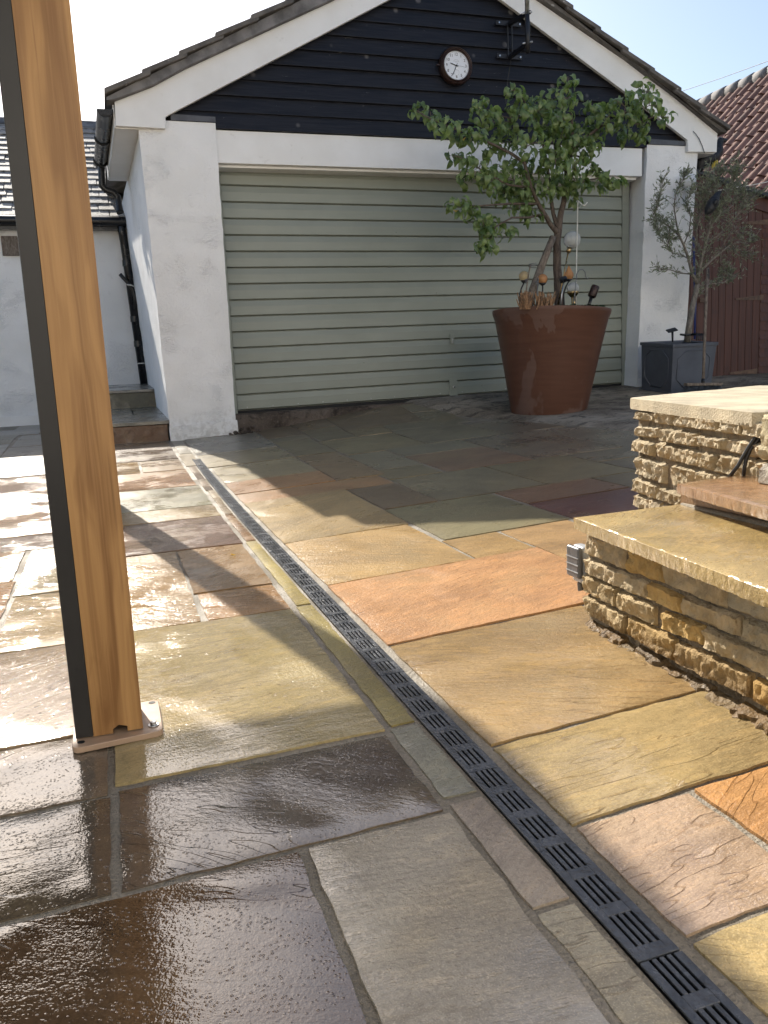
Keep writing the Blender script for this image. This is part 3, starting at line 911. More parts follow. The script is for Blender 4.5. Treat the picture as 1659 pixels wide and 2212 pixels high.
# eaves: soffit, fascia, gutter with brackets and swan neck
sk = -.028
def skew_box(x0, x1, y0, y1, z0, z1, name, mat, parent=gar):
    p = []
    for zz in (z0, z1):
        for x, y in ((x0, y0), (x1, y0), (x1, y1), (x0, y1)): p.append((x + sk * (y - 7.75), y, zz))
    return MB().hexa(p).build(name, mat, parent)
skew_box(.275, .475, 7.746, 9.66, 2.893, 2.905, 'soffit', M['white'])
skew_box(.262, .274, 7.746, 9.66, 2.900, 3.08, 'fascia', M['white'])
skew_box(6.05, 6.41, 7.746, 13, 2.893, 2.905, 'soffit', M['white'])
MB().box(6.405, 6.42, 7.746, 13, 2.90, 3.08).build('fascia', M['white'], gar)
def halfpipe(x, y0, y1, zc, r, skw, name, parent, mat, cap=True):
    mb = MB()
    n = 12
    vs = []
    for y in (y0, y1):
        for rr in (r, r - .004):
            for k in range(n + 1):
                a = math.pi + math.pi * k / n
                vs.append((x + skw * (y - 7.75) + rr * math.cos(a), y, zc + rr * math.sin(a)))
    W = n + 1
    f = []
    for k in range(n):
        f += [(k, k + 1, 2 * W + k + 1, 2 * W + k), (W + k + 1, W + k, 3 * W + k, 3 * W + k + 1), (k, W + k, W + k + 1, k + 1), (2 * W + k + 1, 3 * W + k + 1, 3 * W + k, 2 * W + k)]
    f += [(0, 2 * W, 3 * W, W), (n, W + n, 3 * W + n, 2 * W + n)]
    if cap: f += [tuple(range(W))]
    mb.add(vs, f)
    return mb.build(name, mat, parent, auto=40, recalc=False)
gut = halfpipe(.198, 7.715, 9.52, 3.035, .066, sk, 'gutter', gar, M['black'])
MB().box(.150, .245, 7.709, 7.716, 2.985, 3.030).build('gutter_stop_end', M['black'], gut)
for y in (8.55, 9.36):
    mb = MB()
    mb.tube([(.198 + sk * (y - 7.75) + .071 * math.cos(math.pi + math.pi * k / 14), y, 3.035 + .071 * math.sin(math.pi + math.pi * k / 14)) for k in range(15)], .010, 6)
    mb.build('gutter_bracket', M['black'], gut, smooth=True)
sp = [at(219, 360, 9.42), at(219.5, 382, 9.42), at(221, 402, 9.42), at(228, 410, 9.42), at(246, 416, 9.42), at(253, 424, 9.42), at(256, 440, 9.42), at(259, 457, 9.40)]
MB().tube(sp, [.035] * 7 + [.038], 12, cap=False).build('swan_neck', M['black'], gut, smooth=True)
e = sp[-1]
MB().tube([e, e + Vector((.003, -.004, -.012))], [.0385, .0385], 12).build('pipe_mouth', M['gap'], gut)
# roof: stepped courses and the mortar verge under them
def course(side, i, n, tip, ridge, th=.042):
    (x0, z0), (x1, z1) = tip, ridge
    t0, t1 = i / n, min(1.0, (i + 1.22) / n)
    xa, xb = x0 + (x1 - x0) * t0, x0 + (x1 - x0) * t1
    za, zb = z0 + (z1 - z0) * t0, z0 + (z1 - z0) * t1
    lift = .030
    yf = 7.60 + random.uniform(-.006, .006)
    ye = 13.4
    a = [(xa, yf, za + lift - th), (xb, yf, zb - th), (xb, ye, zb - th), (xa, ye, za + lift - th), (xa, yf, za + lift), (xb, yf, zb), (xb, ye, zb), (xa, ye, za + lift)]
    if side > 0: a = [a[1], a[0], a[3], a[2], a[5], a[4], a[7], a[6]]
    MB().hexa(a).build('tile_course', M['tile'], gar, bevel=.004, seg=1)
for (tip, ridge, side) in (((.205, 3.135), (AX, 4.775), -1), ((6.50, 3.115), (AX, 4.80), 1)):
    mid = (tip[0] + (ridge[0] - tip[0]) * .11, tip[1] + (ridge[1] - tip[1]) * .11 - .006)
    for i in range(10): course(side, i, 10, tip, ridge)
MB().prism_y([(.215, 3.085), (.281, 3.096), (.60, 3.227), (.891, 3.387), (2.338, 4.087), (AX, 4.602), (AX, 4.735), (2.3, 4.185), (.9, 3.465), (.22, 3.110)], 7.645, 13.3).build('verge_mortar', M['vmortar'], gar)
MB().prism_y([(6.49, 3.085), (6.48, 3.11), (5.5, 3.605), (4.1, 4.375), (AX + .001, 4.76), (AX + .001, 4.622), (4.227, 4.238), (5.574, 3.592), (6.417, 3.094)], 7.645, 13.3).build('verge_mortar', M['tile'], gar)
MB().tube([(AX, 7.6, 4.78), (AX, 13.4, 4.78)], .10, 10).build('ridge_tile', M['tile'], gar, smooth=True)
# crumbled hole at the pillar foot
mb = MB()
for k in range(34):
    x, y = random.uniform(1.03, 1.30), random.uniform(7.66, 7.80)
    r = random.uniform(.008, .024)
    c = Vector((x, y, gz(x, y) + r * .5 + max(0, (y - 7.72)) * .5))
    mb.lathe([(0, -r), (r * .8, -r * .5), (r, 0), (r * .7, r * .6), (0, r * .8)], c, 6, .5)
tag(mb.build('rubble', M['kerb']), 'dark crumbled rubble at the foot of the left garage pillar', 'rubble', kind='stuff')

# ------------------------------------------------------------------ steps beside the garage
st = thing('side_steps', 'two wet brown stone steps rising beside the garage wall', 'steps')
def tread(x0, x1, y0, y1, z0, z1, th, c, wet, name, par):
    p = [(x0, y0, z0 - th), (x1, y0, z0 - th), (x1, y1, z1 - th), (x0, y1, z1 - th), (x0, y0, z0), (x1, y0, z0), (x1, y1, z1), (x0, y1, z1)]
    o = MB().hexa(p).build(name, M['slab'], par, bevel=.004)
    o.color = (*c, wet)
    return o
MB().hexa([(-.30, 7.81, .0), (.47, 7.81, .0), (.42, 10.88, .0), (-.30, 10.88, 0), (-.30, 7.81, .375), (.47, 7.81, .375), (.42, 10.88, .45), (-.30, 10.88, .45)]).build('core', M['kerb'], st)
tread(-.30, .48, 7.785, 7.808, .375, .375, .36, (.135, .075, .045), .6, 'riser', st)
tread(-.31, .502, 7.765, 8.55, .412, .447, .034, (.17, .165, .14), .7, 'tread_slab', st)
tread(-.31, .21, 8.565, 9.60, .448, .49, .034, (.15, .15, .13), .6, 'tread_slab', st)
tread(.222, .50, 8.565, 9.60, .448, .49, .034, (.13, .125, .10), .6, 'tread_slab', st)
MB().box(-.30, .43, 9.625, 10.88, .40, .655).build('core', M['kerb'], st)
tread(-.30, .495, 9.60, 9.622, .655, .655, .20, (.12, .115, .085), .6, 'riser', st)
tread(-.31, .50, 9.58, 10.86, .688, .75, .032, (.16, .155, .14), .7, 'tread_slab', st)

# ------------------------------------------------------------------ outbuilding on the left
ob = thing('outbuilding', 'white rendered outbuilding with a mossy stone slate roof behind the post', 'building')
YW = 10.9
vs, fs = [], []
xs = lin(-4.5, .50, 60)
zs = lin(.25, 2.72, 30)
for z in zs:
    for x in xs: vs.append((x, YW + .008 * nz(x * 4, z * 4) + .003 * nz(x * 15, z * 15), z))
W = len(xs)
for j in range(30):
    for i in range(60): fs.append((j * W + i, j * W + i + 1, (j + 1) * W + i + 1, (j + 1) * W + i))
MB().add(vs, fs).build('wall', M['render'], ob, smooth=True)
MB().box(-4.5, .50, 10.96, 14.6, .2, 2.70).build('wall_core', M['render'], ob)
MB().box(-4.5, -.31, YW - .03, YW - .006, .25, .435).build('plinth', M['white'], ob, bevel=.005)
MB().box(-1.02, -.84, YW - .035, YW + .02, 2.30, 2.52).build('air_brick', M['oldwood'], ob, bevel=.004)
EV, RG = Vector((0, 10.72, 2.70)), Vector((0, 13.69, 4.556))
sdir = (RG - EV)
SLN = sdir.length
sdir.normalize()
nrm = Vector((0, -sdir.z, sdir.y))
MB().add([(-4.5, 10.74, 2.695), (.455, 10.74, 2.695), (.455, 13.69, 4.536), (-4.5, 13.69, 4.536)], [(0, 1, 2, 3)]).build('roof', M['slate'], ob)
rf = ob.children[-1] if False else bpy.data.objects['roof']
MB().add([(-4.5, 13.69, 4.536), (.455, 13.69, 4.536), (.455, 16.6, 2.62), (-4.5, 16.6, 2.62)], [(0, 1, 2, 3)]).build('rear_slope', M['slate'], rf)
tl = {}
for i in range(3):
    w = (.20, .25, .31)[i]
    tl[w] = MB().box(0, w - .006, 0, .29, 0, .022).mesh('slate')
    bm = bmesh.new(); bm.from_mesh(tl[w]); bmesh.ops.bevel(bm, geom=bm.edges[:], offset=.004, segments=1, affect='EDGES'); bm.to_mesh(tl[w]); bm.free()
    tl[w].materials.append(M['slate'])
NC = 17
ang = math.atan2(sdir.z, sdir.y)
for c in range(NC):
    x = -1.35 - random.uniform(0, .2)
    while x < .44:
        w = random.choice((.20, .25, .31))
        p = EV + sdir * (c * SLN / NC) + nrm * .006
        if x + w < .47:
            o = bpy.data.objects.new('slate', tl[w])
            link(o, rf)
            o.location = (x, p.y + random.uniform(-.006, .006), p.z + random.uniform(0, .006))
            o.rotation_euler = (ang - .075 + random.uniform(-.02, .02), random.uniform(-.015, .015), random.uniform(-.02, .02))
        x += w
MB().hexa([(-4.5, 13.54, 4.50), (.455, 13.54, 4.50), (.455, 13.87, 4.50), (-4.5, 13.87, 4.50), (-4.5, 13.62, 4.61), (.455, 13.62, 4.61), (.455, 13.78, 4.61), (-4.5, 13.78, 4.61)]).build('ridge', M['vmortar'], rf, bevel=.01)
# gutter and downpipe
mb = MB()
og = MB().tube([(-4.5, 10.70, 2.665), (.44, 10.70, 2.665)], .055, 12).build('gutter', M['black'], ob, auto=40)
MB().box(-4.5, .44, 10.73, 10.86, 2.58, 2.70).build('fascia', M['black'], ob)
dp = [Vector((.33, 10.72, 2.63)), Vector((.345, 10.80, 2.50)), Vector((.352, 10.82, 2.40)), Vector((.43, 10.82, .74))]
dpo = MB().tube(dp, .048, 12).build('downpipe', M['black'], ob, smooth=True)
for t in (.12, .52, .70):
    p = dp[2].lerp(dp[3], t)
    MB().tube([p + Vector((0, 0, .035)), p - Vector((0, 0, .035))], .056, 12).build('pipe_collar', M['black'], dpo, auto=40)
for t in (.845, ):
    p = dp[2].lerp(dp[3], t)
    MB().tube([p + Vector((0, 0, .006)), p - Vector((0, 0, .006))], .0495, 12).build('cable_tie', M['rope'], dpo)
MB().hexa([(.40, 10.86, .74), (.47, 10.86, .74), (.47, 10.89, .74), (.40, 10.89, .74), (.37, 10.86, 2.6), (.47, 10.86, 2.6), (.47, 10.89, 2.6), (.37, 10.89, 2.6)]).build('gap_shadow_strip', M['gap'], ob)  # black strip painting in the shadow between downpipe and garage wall
hose = [at(259, 592, 10.74), at(266, 600, 10.74), at(278, 613, 10.74), at(287, 626, 10.75), at(292, 645, 10.75), at(293, 668, 10.76)]
ho = MB().tube(hose, .022, 8).build('hose', M['cable'], None, smooth=True)
tag(ho, 'short black hose tied to the downpipe of the white outbuilding', 'hose')
pt = at(283, 617, 10.75)
MB().tube([pt + Vector((-.05, -.03, .01)), pt + Vector((0, -.045, 0)), pt + Vector((.05, -.02, -.02))], .008, 6).build('tie', M['rope'], ho)

# ------------------------------------------------------------------ shed on the right
sh = thing('garden_shed', 'red brown timber shed with a boarded door and strap hinges', 'shed')
YS = 8.05
top = lambda x: 2.76 - .235 * (x - 6.4)
x = 6.26
kk = 0
def sx(px): return z4(px, 1500, YS).x
while x < 7.34:
    w = .098
    zt = top(x) - .10
    MB().hexa([(x, YS - .02, .38), (x + w - .004, YS - .02, .38), (x + w - .004, YS, .38), (x, YS, .38), (x, YS - .02, zt), (x + w - .004, YS - .02, zt - .02), (x + w - .004, YS, zt - .02), (x, YS, zt)]).build('plank', M['planks'], sh, bevel=.003, seg=1)
    x += w
z = .40
while z < 2.36:
    MB().hexa([(7.345, YS - .030, z), (9.2, YS - .030, z), (9.2, YS, z), (7.345, YS, z), (7.345, YS - .008, z + .118), (9.2, YS - .008, z + .118), (9.2, YS, z + .118), (7.345, YS, z + .118)]).build('weatherboard', M['planks'], sh)
    z += .105
MB().box(6.25, 9.2, YS + .002, YS + 2.2, .2, 2.2).build('carcass', M['planks'], sh)
MB().hexa([(6.25, YS - .04, top(6.25) - .17), (9.2, YS - .04, top(9.2) - .17), (9.2, YS - .022, top(9.2) - .17), (6.25, YS - .022, top(6.25) - .17), (6.25, YS - .04, top(6.25) - .03), (9.2, YS - .04, top(9.2) - .03), (9.2, YS - .022, top(9.2) - .03), (6.25, YS - .022, top(6.25) - .03)]).build('top_trim', M['planks'], sh)
MB().hexa([(6.2, YS - .12, top(6.2) - .03), (9.4, YS - .12, top(9.4) - .03), (9.4, YS + 2.4, top(9.4) - .03), (6.2, YS + 2.4, top(6.2) - .03), (6.2, YS - .12, top(6.2) + .01), (9.4, YS - .12, top(9.4) + .01), (9.4, YS + 2.4, top(9.4) + .01), (6.2, YS + 2.4, top(6.2) + .01)]).build('felt_roof', M['iron'], sh)
for (xa, ya, xb, yb) in ((1075, 1478, 875, 1490), (1120, 935, 915, 942), (1030, 2008, 830, 2025)):
    a, b = z4(xa, ya, YS - .03), z4(xb, yb, YS - .03)
    h = .030
    MB().add([a + Vector((0, 0, h)), a - Vector((0, 0, h)), b - Vector((0, 0, h * .35)), b + Vector((0, 0, h * .35)),
              a + Vector((0, .008, h)), a + Vector((0, .008, -h)), b + Vector((0, .008, -h * .35)), b + Vector((0, .008, h * .35))],
             [(0, 1, 2, 3), (7, 6, 5, 4), (0, 3, 7, 4), (1, 5, 6, 2), (2, 6, 7, 3), (0, 4, 5, 1)]).build('strap_hinge', M['strap'], sh)
c = z4(632, 1498, YS - .03)
MB().box(c.x - .035, c.x + .035, c.y - .012, c.y + .008, c.z - .025, c.z + .025)  .build('latch', M['strap'], sh, bevel=.003)

# ------------------------------------------------------------------ pantiled house beyond the shed
ph = thing('pantiled_house', 'building with a steep red pantile roof rising behind the shed', 'building')
RX, RZ, PIT = 11.05, 5.38, R_(46)
sd_ = Vector((-math.cos(PIT), 0, -math.sin(PIT)))         # down the slope
nn = Vector((-math.sin(PIT), 0, math.cos(PIT)))
LS = 4.6
a, b = Vector((RX, 7.5, RZ)), Vector((RX, 16.5, RZ))
MB().add([a, b, b + sd_ * LS, a + sd_ * LS], [(0, 1, 2, 3)]).build('roof', M['pantile'], ph)
prf = [o for o in ph.children][-1]
MB().box(RX + LS * sd_.x + .3, RX + 3.0, 7.7, 16.3, -.1, RZ + LS * sd_.z + .05).build('wall', M['render'], ph)
MB().add([a, b, b + Vector((3.3, 0, -3.3)), a + Vector((3.3, 0, -3.3))], [(0, 1, 2, 3)]).build('rear_slope', M['pantile'], prf)
MB().add([(RX, 16.3, RZ - .05), (RX + LS * sd_.x + .3, 16.3, RZ + LS * sd_.z), (RX + 3, 16.3, RZ - 3)], [(0, 1, 2)]).build('gable', M['render'], prf)
TW, TL = .235, .30
mb = MB()
prof = []
for k in range(11):
    u = k / 10
    hgt = .030 * math.sin(u * 2 * math.pi) * (1.25 if u < .5 else .75)
    prof.append((u * (TW + .018), hgt))
vs = []
for t in (0, 1):
    for th in (0, -.014):
        for u, h in prof: vs.append((u, t * (TL + .05), h + th + (.026 if t == 0 else .0)))
W = len(prof)
fs = []
for k in range(W - 1):
    fs += [(k, k + 1, 2 * W + k + 1, 2 * W + k), (W + k + 1, W + k, 3 * W + k, 3 * W + k + 1), (k, W + k, W + k + 1, k + 1)]
mb.add(vs, fs)
tm = mb.mesh('pantile')
for p in tm.polygons: p.use_smooth = True
tm.set_sharp_from_angle(angle=R_(40))
tm.materials.append(M['pantile'])
cnt = 0
tx = Vector((0, -1, 0))
ty = -sd_
tz = tx.cross(ty).normalized()
if tz.z < 0: tx = -tx; tz = tx.cross(ty).normalized()
for r in range(15):
    for q in range(38):
        base = Vector((RX, 16.2, RZ)) + sd_ * (.10 + (r + 1) * TL) + Vector((0, -1, 0)) * (q * TW + (.02 * (r % 2)))
        d = base - CAM
        w = d.dot(FWD)
        px, py = 829.5 + 1780 * d.dot(RIGHT) / w, 1106 - 1780 * d.dot(UP) / w
        if px < 1440 or px > 1760 or py > 480 or py < 60 or cnt >= 298: continue
        o = bpy.data.objects.new('pantile', tm)
        link(o, prf)
        j = random.uniform(-.012, .012)
        o.matrix_world = Matrix.Translation(base + nn * (.022 + random.uniform(0, .006)) + Vector((0, j, 0))) @ Matrix((tx, ty, tz)).transposed().to_4x4() @ Matrix.Rotation(random.uniform(-.025, .025), 4, 'Z')
        cnt += 1
mb = MB()
for k in range(26):
    y0 = 16.4 - k * .34
    MB().tube([(RX, y0, RZ + .02 + random.uniform(-.01, .01)), (RX, y0 - .33, RZ + .02)], [.115, .125], 10).build('ridge_tile', M['vmortar'], prf, smooth=True)
print('pantiles', cnt)

# ------------------------------------------------------------------ unseen building behind the camera, added to bounce sunlight onto the garage front
hb = thing('bounce_house', 'unseen white two storey building added behind the camera to bounce light', 'bounce_house')
HY = -2.6
MB().box(-8.0, 11.0, HY - 7, HY, -.1, 5.4).build('wall', M['white'], hb)
MB().prism_y([(0, 0), (7.8, 0), (3.9, 2.6)], -8.3, 11.3).build('roof', M['tile'], hb)
hr = [o for o in hb.children if o.name.startswith('roof')][-1]
hr.rotation_euler = (0, 0, R_(90))
hr.location = (3.0, HY - 7.4, 5.41)
hr.location.x = 3.0
for wx, wz, ww, wh in ((-5.2, 3.2, 1.5, 1.2), (.6, 3.2, 1.5, 1.2), (6.4, 3.2, 1.5, 1.2), (5.2, .1, 2.4, 2.1)):
    w = MB().box(wx, wx + ww, HY + .002, HY + .05, wz, wz + wh).build('window', M['white'], hb)
    for k in (0, 1):
        MB().box(wx + .08 + k * ww / 2, wx + ww / 2 - .06 + k * ww / 2, HY + .051, HY + .056, wz + .08, wz + wh - .08).build('pane', M['black'], w)

# ================================================================== garden walls and steps on the right
def lerp2(a, b, t): return (a[0] + (b[0] - a[0]) * t, a[1] + (b[1] - a[1]) * t)
def stone(P0, P1, y0, y1, z0, z1, c, parent, out=.02, res=.012, depth=.09, seed=0, rough=1.0, name='stone', tilt=0.0):
    """a rock-faced block between y0 and y1 along the wall line P0-P1; the face looks to the left"""
    e = Vector((P1[0] - P0[0], P1[1] - P0[1], 0))
    L = e.length
    e.normalize()
    nrm = Vector((e.y, -e.x, 0))
    if nrm.x > 0: nrm = -nrm
    fy = lambda y: (y - P0[1]) / (P1[1] - P0[1]) * L
    s0, s1 = sorted((fy(y0), fy(y1)))
    nu, nv = max(4, int((s1 - s0) / res)), max(4, int((z1 - z0) / res))
    vs = []
    for j in range(nv + 1):
        for i in range(nu + 1):
            u, v = i / nu, j / nv
            du, dv = min(u, 1 - u) * (s1 - s0), min(v, 1 - v) * (z1 - z0)
            ed = min(1.0, min(du, dv) / .0055)
            rise = out * (1 - (1 - ed) ** 2)
            s = s0 + (s1 - s0) * u
            z = z0 + (z1 - z0) * v + tilt * (u - .5)
            q = nz(s * 20 + seed, z * 24, seed) * .007 + nz(s * 55, z * 55 + seed, seed) * .0072 + .004 * nz(s * 9, z * 30 + seed, seed) + .004 * nz(s * 120, z * 70 + seed, seed)
            q = .45 * q + .55 * (math.floor(q / .005) * .005 + .0025)
            cr = .004 * nz(s * 30 + seed, v * 3, 7)
            p = Vector((P0[0], P0[1], 0)) + e * (s + (cr if i in (0, nu) else 0)) + nrm * (rise + q * rough * (.35 + .65 * ed))
            vs.append((p.x, p.y, z + (.004 * nz(s * 26, seed, 3) if j in (0, nv) else 0)))
    W = nu + 1
    fs = [(j * W + i, j * W + i + 1, (j + 1) * W + i + 1, (j + 1) * W + i) for j in range(nv) for i in range(nu)]
    rim = [i for i in range(W)] + [j * W + nu for j in range(1, nv + 1)] + [nv * W + i for i in range(nu - 1, -1, -1)] + [j * W for j in range(nv - 1, 0, -1)]
    b = len(vs)
    vs += [(vs[i][0] - nrm.x * depth, vs[i][1] - nrm.y * depth, vs[i][2]) for i in rim]
    n = len(rim)
    fs += [(rim[i], b + i, b + (i + 1) % n, rim[(i + 1) % n]) for i in range(n)]
    fs.append(tuple(b + i for i in range(n)))
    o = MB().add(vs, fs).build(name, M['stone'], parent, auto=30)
    o.color = (*c, 1)
    return o
LIM, BUF, GLD, GRS, BRS = (.50, .42, .29), (.44, .35, .21), (.52, .37, .16), (.40, .36, .27), (.30, .21, .10)
gs = thing('garden_steps', 'low rock faced stone wall topped by two broad wet sandstone step slabs', 'steps')
A0, A1 = (1.182, 1.893), (1.128, .60)
core = [(1.182, 1.886), (1.127, .5), (1.50, .5), (1.52, 1.90)]
MB().prism_z([core[0], core[1], core[2], core[3]], -.05, .308).build('mortar_core', M['bed'], gs)
rows = [
    (.243, .300, [(1.895, 1.705, LIM), (1.697, 1.548, GLD), (1.544, 1.335, LIM), (1.331, 1.10, GRS), (1.094, .85, LIM), (.845, .62, BUF)], .008),
    (.190, .236, [(1.897, 1.612, LIM), (1.603, 1.475, GLD), (1.466, 1.285, LIM), (1.279, 1.13, GRS), (1.124, .92, LIM), (.914, .62, BUF)], .013),
    (.136, .184, [(1.900, 1.735, BUF), (1.730, 1.573, BUF), (1.543, 1.400, GLD), (1.392, 1.14, LIM), (1.133, .93, BUF), (.92, .62, LIM)], .015),
    (.074, .130, [(1.893, 1.694, BUF), (1.681, 1.492, (.42, .30, .14)), (1.485, 1.249, (.37, .27, .14)), (1.240, 1.03, (.44, .29, .11)), (1.024, .80, BUF), (.79, .62, BUF)], .017),
]
sn = 0
for z0, z1, ss, out in rows:
    for ya, yb, c in ss:
        sn += 1
        stone(A0, A1, ya, yb, z0 + random.uniform(-.003, .003), z1 + random.uniform(-.003, .003), c, gs, out, .0052, seed=sn * 3.1, tilt=random.uniform(-.006, .006))
for ya, yb in ((1.885, 1.79), (1.80, 1.69), (1.70, 1.64), (1.65, 1.53), (1.54, 1.46), (1.47, 1.36), (1.37, 1.27), (1.28, 1.16), (1.17, 1.08), (1.09, .95), (.96, .80)):      # broken footing
    sn += 1
    stone(A0, A1, ya, yb, 0.0, .070 + random.uniform(-.018, .004), random.choice((BRS, (.24, .18, .10), (.36, .29, .18))), gs, .024 + random.uniform(-.010, .012), .008, seed=sn * 3.1, rough=2.2, name='footing_stone')
def slabpoly(poly, zs, th, c, wet, name, parent, rag=.006):
    """a thick stone flag with a hammered edge; poly counter-clockwise seen from above"""
    pts = []
    for (a, b), za, zb in zip(zip(poly, poly[1:] + poly[:1]), zs, zs[1:] + zs[:1]):
        L = math.hypot(b[0] - a[0], b[1] - a[1])
        n = max(2, int(L / .007))
        for k in range(n):
            t = k / n
            pts.append((a[0] + (b[0] - a[0]) * t, a[1] + (b[1] - a[1]) * t, za + (zb - za) * t))
    cx, cy = sum(p[0] for p in pts) / len(pts), sum(p[1] for p in pts) / len(pts)
    vs = []
    rings = [(0.0, 0.0), (.25, -.10), (.62, -.35), (1.0, .30)]
    for j, (dn, ins) in enumerate(rings):
        for k, (x, y, z) in enumerate(pts):
            d = Vector((x - cx, y - cy)).normalized()
            q = rag * (nz(x * 150, y * 150, j * 3) * .9 + nz(x * 60, y * 60, j * 2) * .7) - ins * rag * .7
            vs.append((x + d.x * q, y + d.y * q, z - th * dn + (.002 * nz(x * 40, y * 40, j) if j else 0)))
    n = len(pts)
    fs = [(j * n + k, (j + 1) * n + k, (j + 1) * n + (k + 1) % n, j * n + (k + 1) % n) for j in range(len(rings) - 1) for k in range(n)]
    # top as shrinking rings so it can undulate
    b = len(vs)
    R2 = [.985, .93, .8, .6, .35, .1]
    prev = 0
    for s in R2:
        for k, (x, y, z) in enumerate(pts):
            X, Y = cx + (x - cx) * s, cy + (y - cy) * s
            zc = sum(zs) / len(zs)
            vs.append((X, Y, zc + (z - zc) * s + .0022 + .0016 * nz(X * 6, Y * 6, th) + .0008 * nz(X * 20, Y * 20)))
    st_ = 0
    for r in range(len(R2)):
        cur = b + r * n
        fs += [(st_ + k, st_ + (k + 1) % n, cur + (k + 1) % n, cur + k) for k in range(n)]
        st_ = cur
    fs.append(tuple(st_ + k for k in range(n)))
    fs.append(tuple((len(rings) - 1) * n + k for k in range(n - 1, -1, -1)))
    o = MB().add(vs, fs).build(name, M['slab'], parent, auto=38)
    o.color = (*c, wet)
    return o
slabpoly([(1.142, 1.897), (1.050, 1.112), (1.00, .62), (1.44, .62), (1.497, 1.917)], [.345] * 5, .030, (.37, .275, .125), .62, 'lower_tread', gs, .0026)
MB().prism_z([(1.492, 1.912), (1.452, 1.50), (1.43, .6), (1.60, .6), (1.66, 1.912)], .30, .384).build('riser', M['slab'], gs).color = (.22, .13, .07, .3)
o = bpy.data.objects['riser.002'] if 'riser.002' in bpy.data.objects else None
slabpoly([(1.452, 1.878), (1.362, 1.445), (1.25, .62), (1.80, .62), (1.98, 1.80), (1.672, 1.905)], [.411] * 6, .026, (.31, .185, .10), .75, 'upper_tread', gs, .0026)
# mortar fillet along the riser
mb = MB()
mb.tube([(1.488, 1.90, .347), (1.468, 1.70, .347), (1.447, 1.45, .347), (1.43, 1.2, .347)], [.006, .011, .013, .012], 8)
mb.build('mortar_fillet', M['mortar'], gs, smooth=True)

pier = thing('stone_pier', 'taller rock faced stone pier with a pale coping slab beyond the steps', 'wall')
F0, F1 = (1.892, 2.675), (1.712, 1.87)
MB().prism_z([(1.888, 2.668), (1.710, 1.866), (2.62, 2.10), (2.70, 2.95)], -.05, .572).build('mortar_core', M['bed'], pier)
rows = [
    (.524, .566, [(2.672, 2.505), (2.492, 2.345), (2.335, 2.062), (2.052, 1.92), (1.912, 1.80)]),
    (.468, .510, [(2.674, 2.475), (2.440, 2.188), (2.178, 2.02), (1.997, 1.80)]),
    (.402, .457, [(2.672, 2.512), (2.482, 2.072), (2.060, 1.80)]),
    (.322, .391, [(2.655, 2.415), (2.362, 2.06), (2.045, 1.80)]),
    (.254, .305, [(2.674, 2.478), (2.462, 2.27), (2.255, 2.0)]),
    (.196, .246, [(2.674, 2.445), (2.43, 2.2)]),
    (.120, .188, [(2.668, 2.50), (2.48, 2.2)]),
]
for z0, z1, ss in rows:
    for ya, yb in ss:
        sn += 1
        stone(F0, F1, ya, yb, z0 + random.uniform(-.004, .004), z1 + random.uniform(-.003, .004), random.choice(((.50, .43, .31), (.47, .41, .30), (.46, .39, .27))), pier, .019 + random.uniform(-.004, .008), .0065, seed=sn * 3.1, rough=1.6, tilt=random.uniform(-.008, .008))
B0, B1 = (1.905, 2.69), (2.70, 3.0)                         # the far return, seen edge-on
cp = [(1.866, 2.690), (1.690, 1.868), (1.715, 1.848), (2.62, 2.06), (2.78, 3.03)]
czs = [.610, .592, .592, .60, .612]
o = slabpoly(cp, czs, .040, (.56, .47, .31), .0, 'coping', pier, .0016)
o.data.materials.clear()
o.data.materials.append(M['coping'])

rw = thing('end_wall', 'upright tooled stone block at the right edge beside the black cables', 'wall')
E0, E1 = (1.615, 1.752), (1.60, 1.45)
MB().prism_z([(1.655, 1.765), (1.645, 1.3), (2.3, 1.3), (2.3, 1.80)], .30, .560).build('mortar_core', M['bed'], rw)
for z0, z1, c in ((.474, .594, (.46, .41, .28)), (.405, .462, (.38, .36, .32))):
    sn += 1
    stone((1.628, 1.76), (1.612, 1.40), 1.755, 1.45, z0, z1, c, rw, .018, .010, seed=sn * 2.7)
# front ends of those blocks
for pts in ([K for K in [(1190, 1125), (1300, 980), (1420, 770), (1500, 650), (1560, 545), (1600, 500)]], [(1365, 1108), (1378, 1000), (1400, 890), (1450, 780), (1545, 665), (1590, 625)]):
    P = [at(1360.3 + .18 * x, 829.5 + .18 * y, 1.90 - .00012 * (x - 1190)) for x, y in pts]
    cb = MB().tube(P, .0055, 8).build('cable', M['cable'], None, smooth=True)
    tag(cb, 'thicker left black cable rising from the brown step slab' if pts[0][0] == 1190 else 'thinner right black cable rising from the brown step slab', 'cable', 'black cables by the steps')

# weatherproof socket on the end of the low wall
so = thing('outdoor_socket', 'grey weatherproof outdoor socket box on the end of the low stone wall', 'socket')
MB().box(1.180, 1.214, 1.915, 1.975, .150, .256).build('back_box', M['sock'], so, bevel=.010, seg=3)
MB().box(1.164, 1.1795, 1.912, 1.978, .168, .256).build('cover', M['sock2'], so, bevel=.007, seg=3)
for zz in (.185, .205, .225):
    MB().box(1.1625, 1.1638, 1.914, 1.975, zz, zz + .0025).build('cover_rib', M['sock'], so)
MB().tube([(1.197, 1.9145, .205), (1.197, 1.911, .205)], .007, 16).build('screw_cap', M['sock'], so, bevel=.0008)
for x in (1.186, 1.198, 1.208):
    MB().tube([(x, 1.945, .150), (x + .002, 1.945, .128)], .006, 8).build('cable_gland', M['sock2'], so)

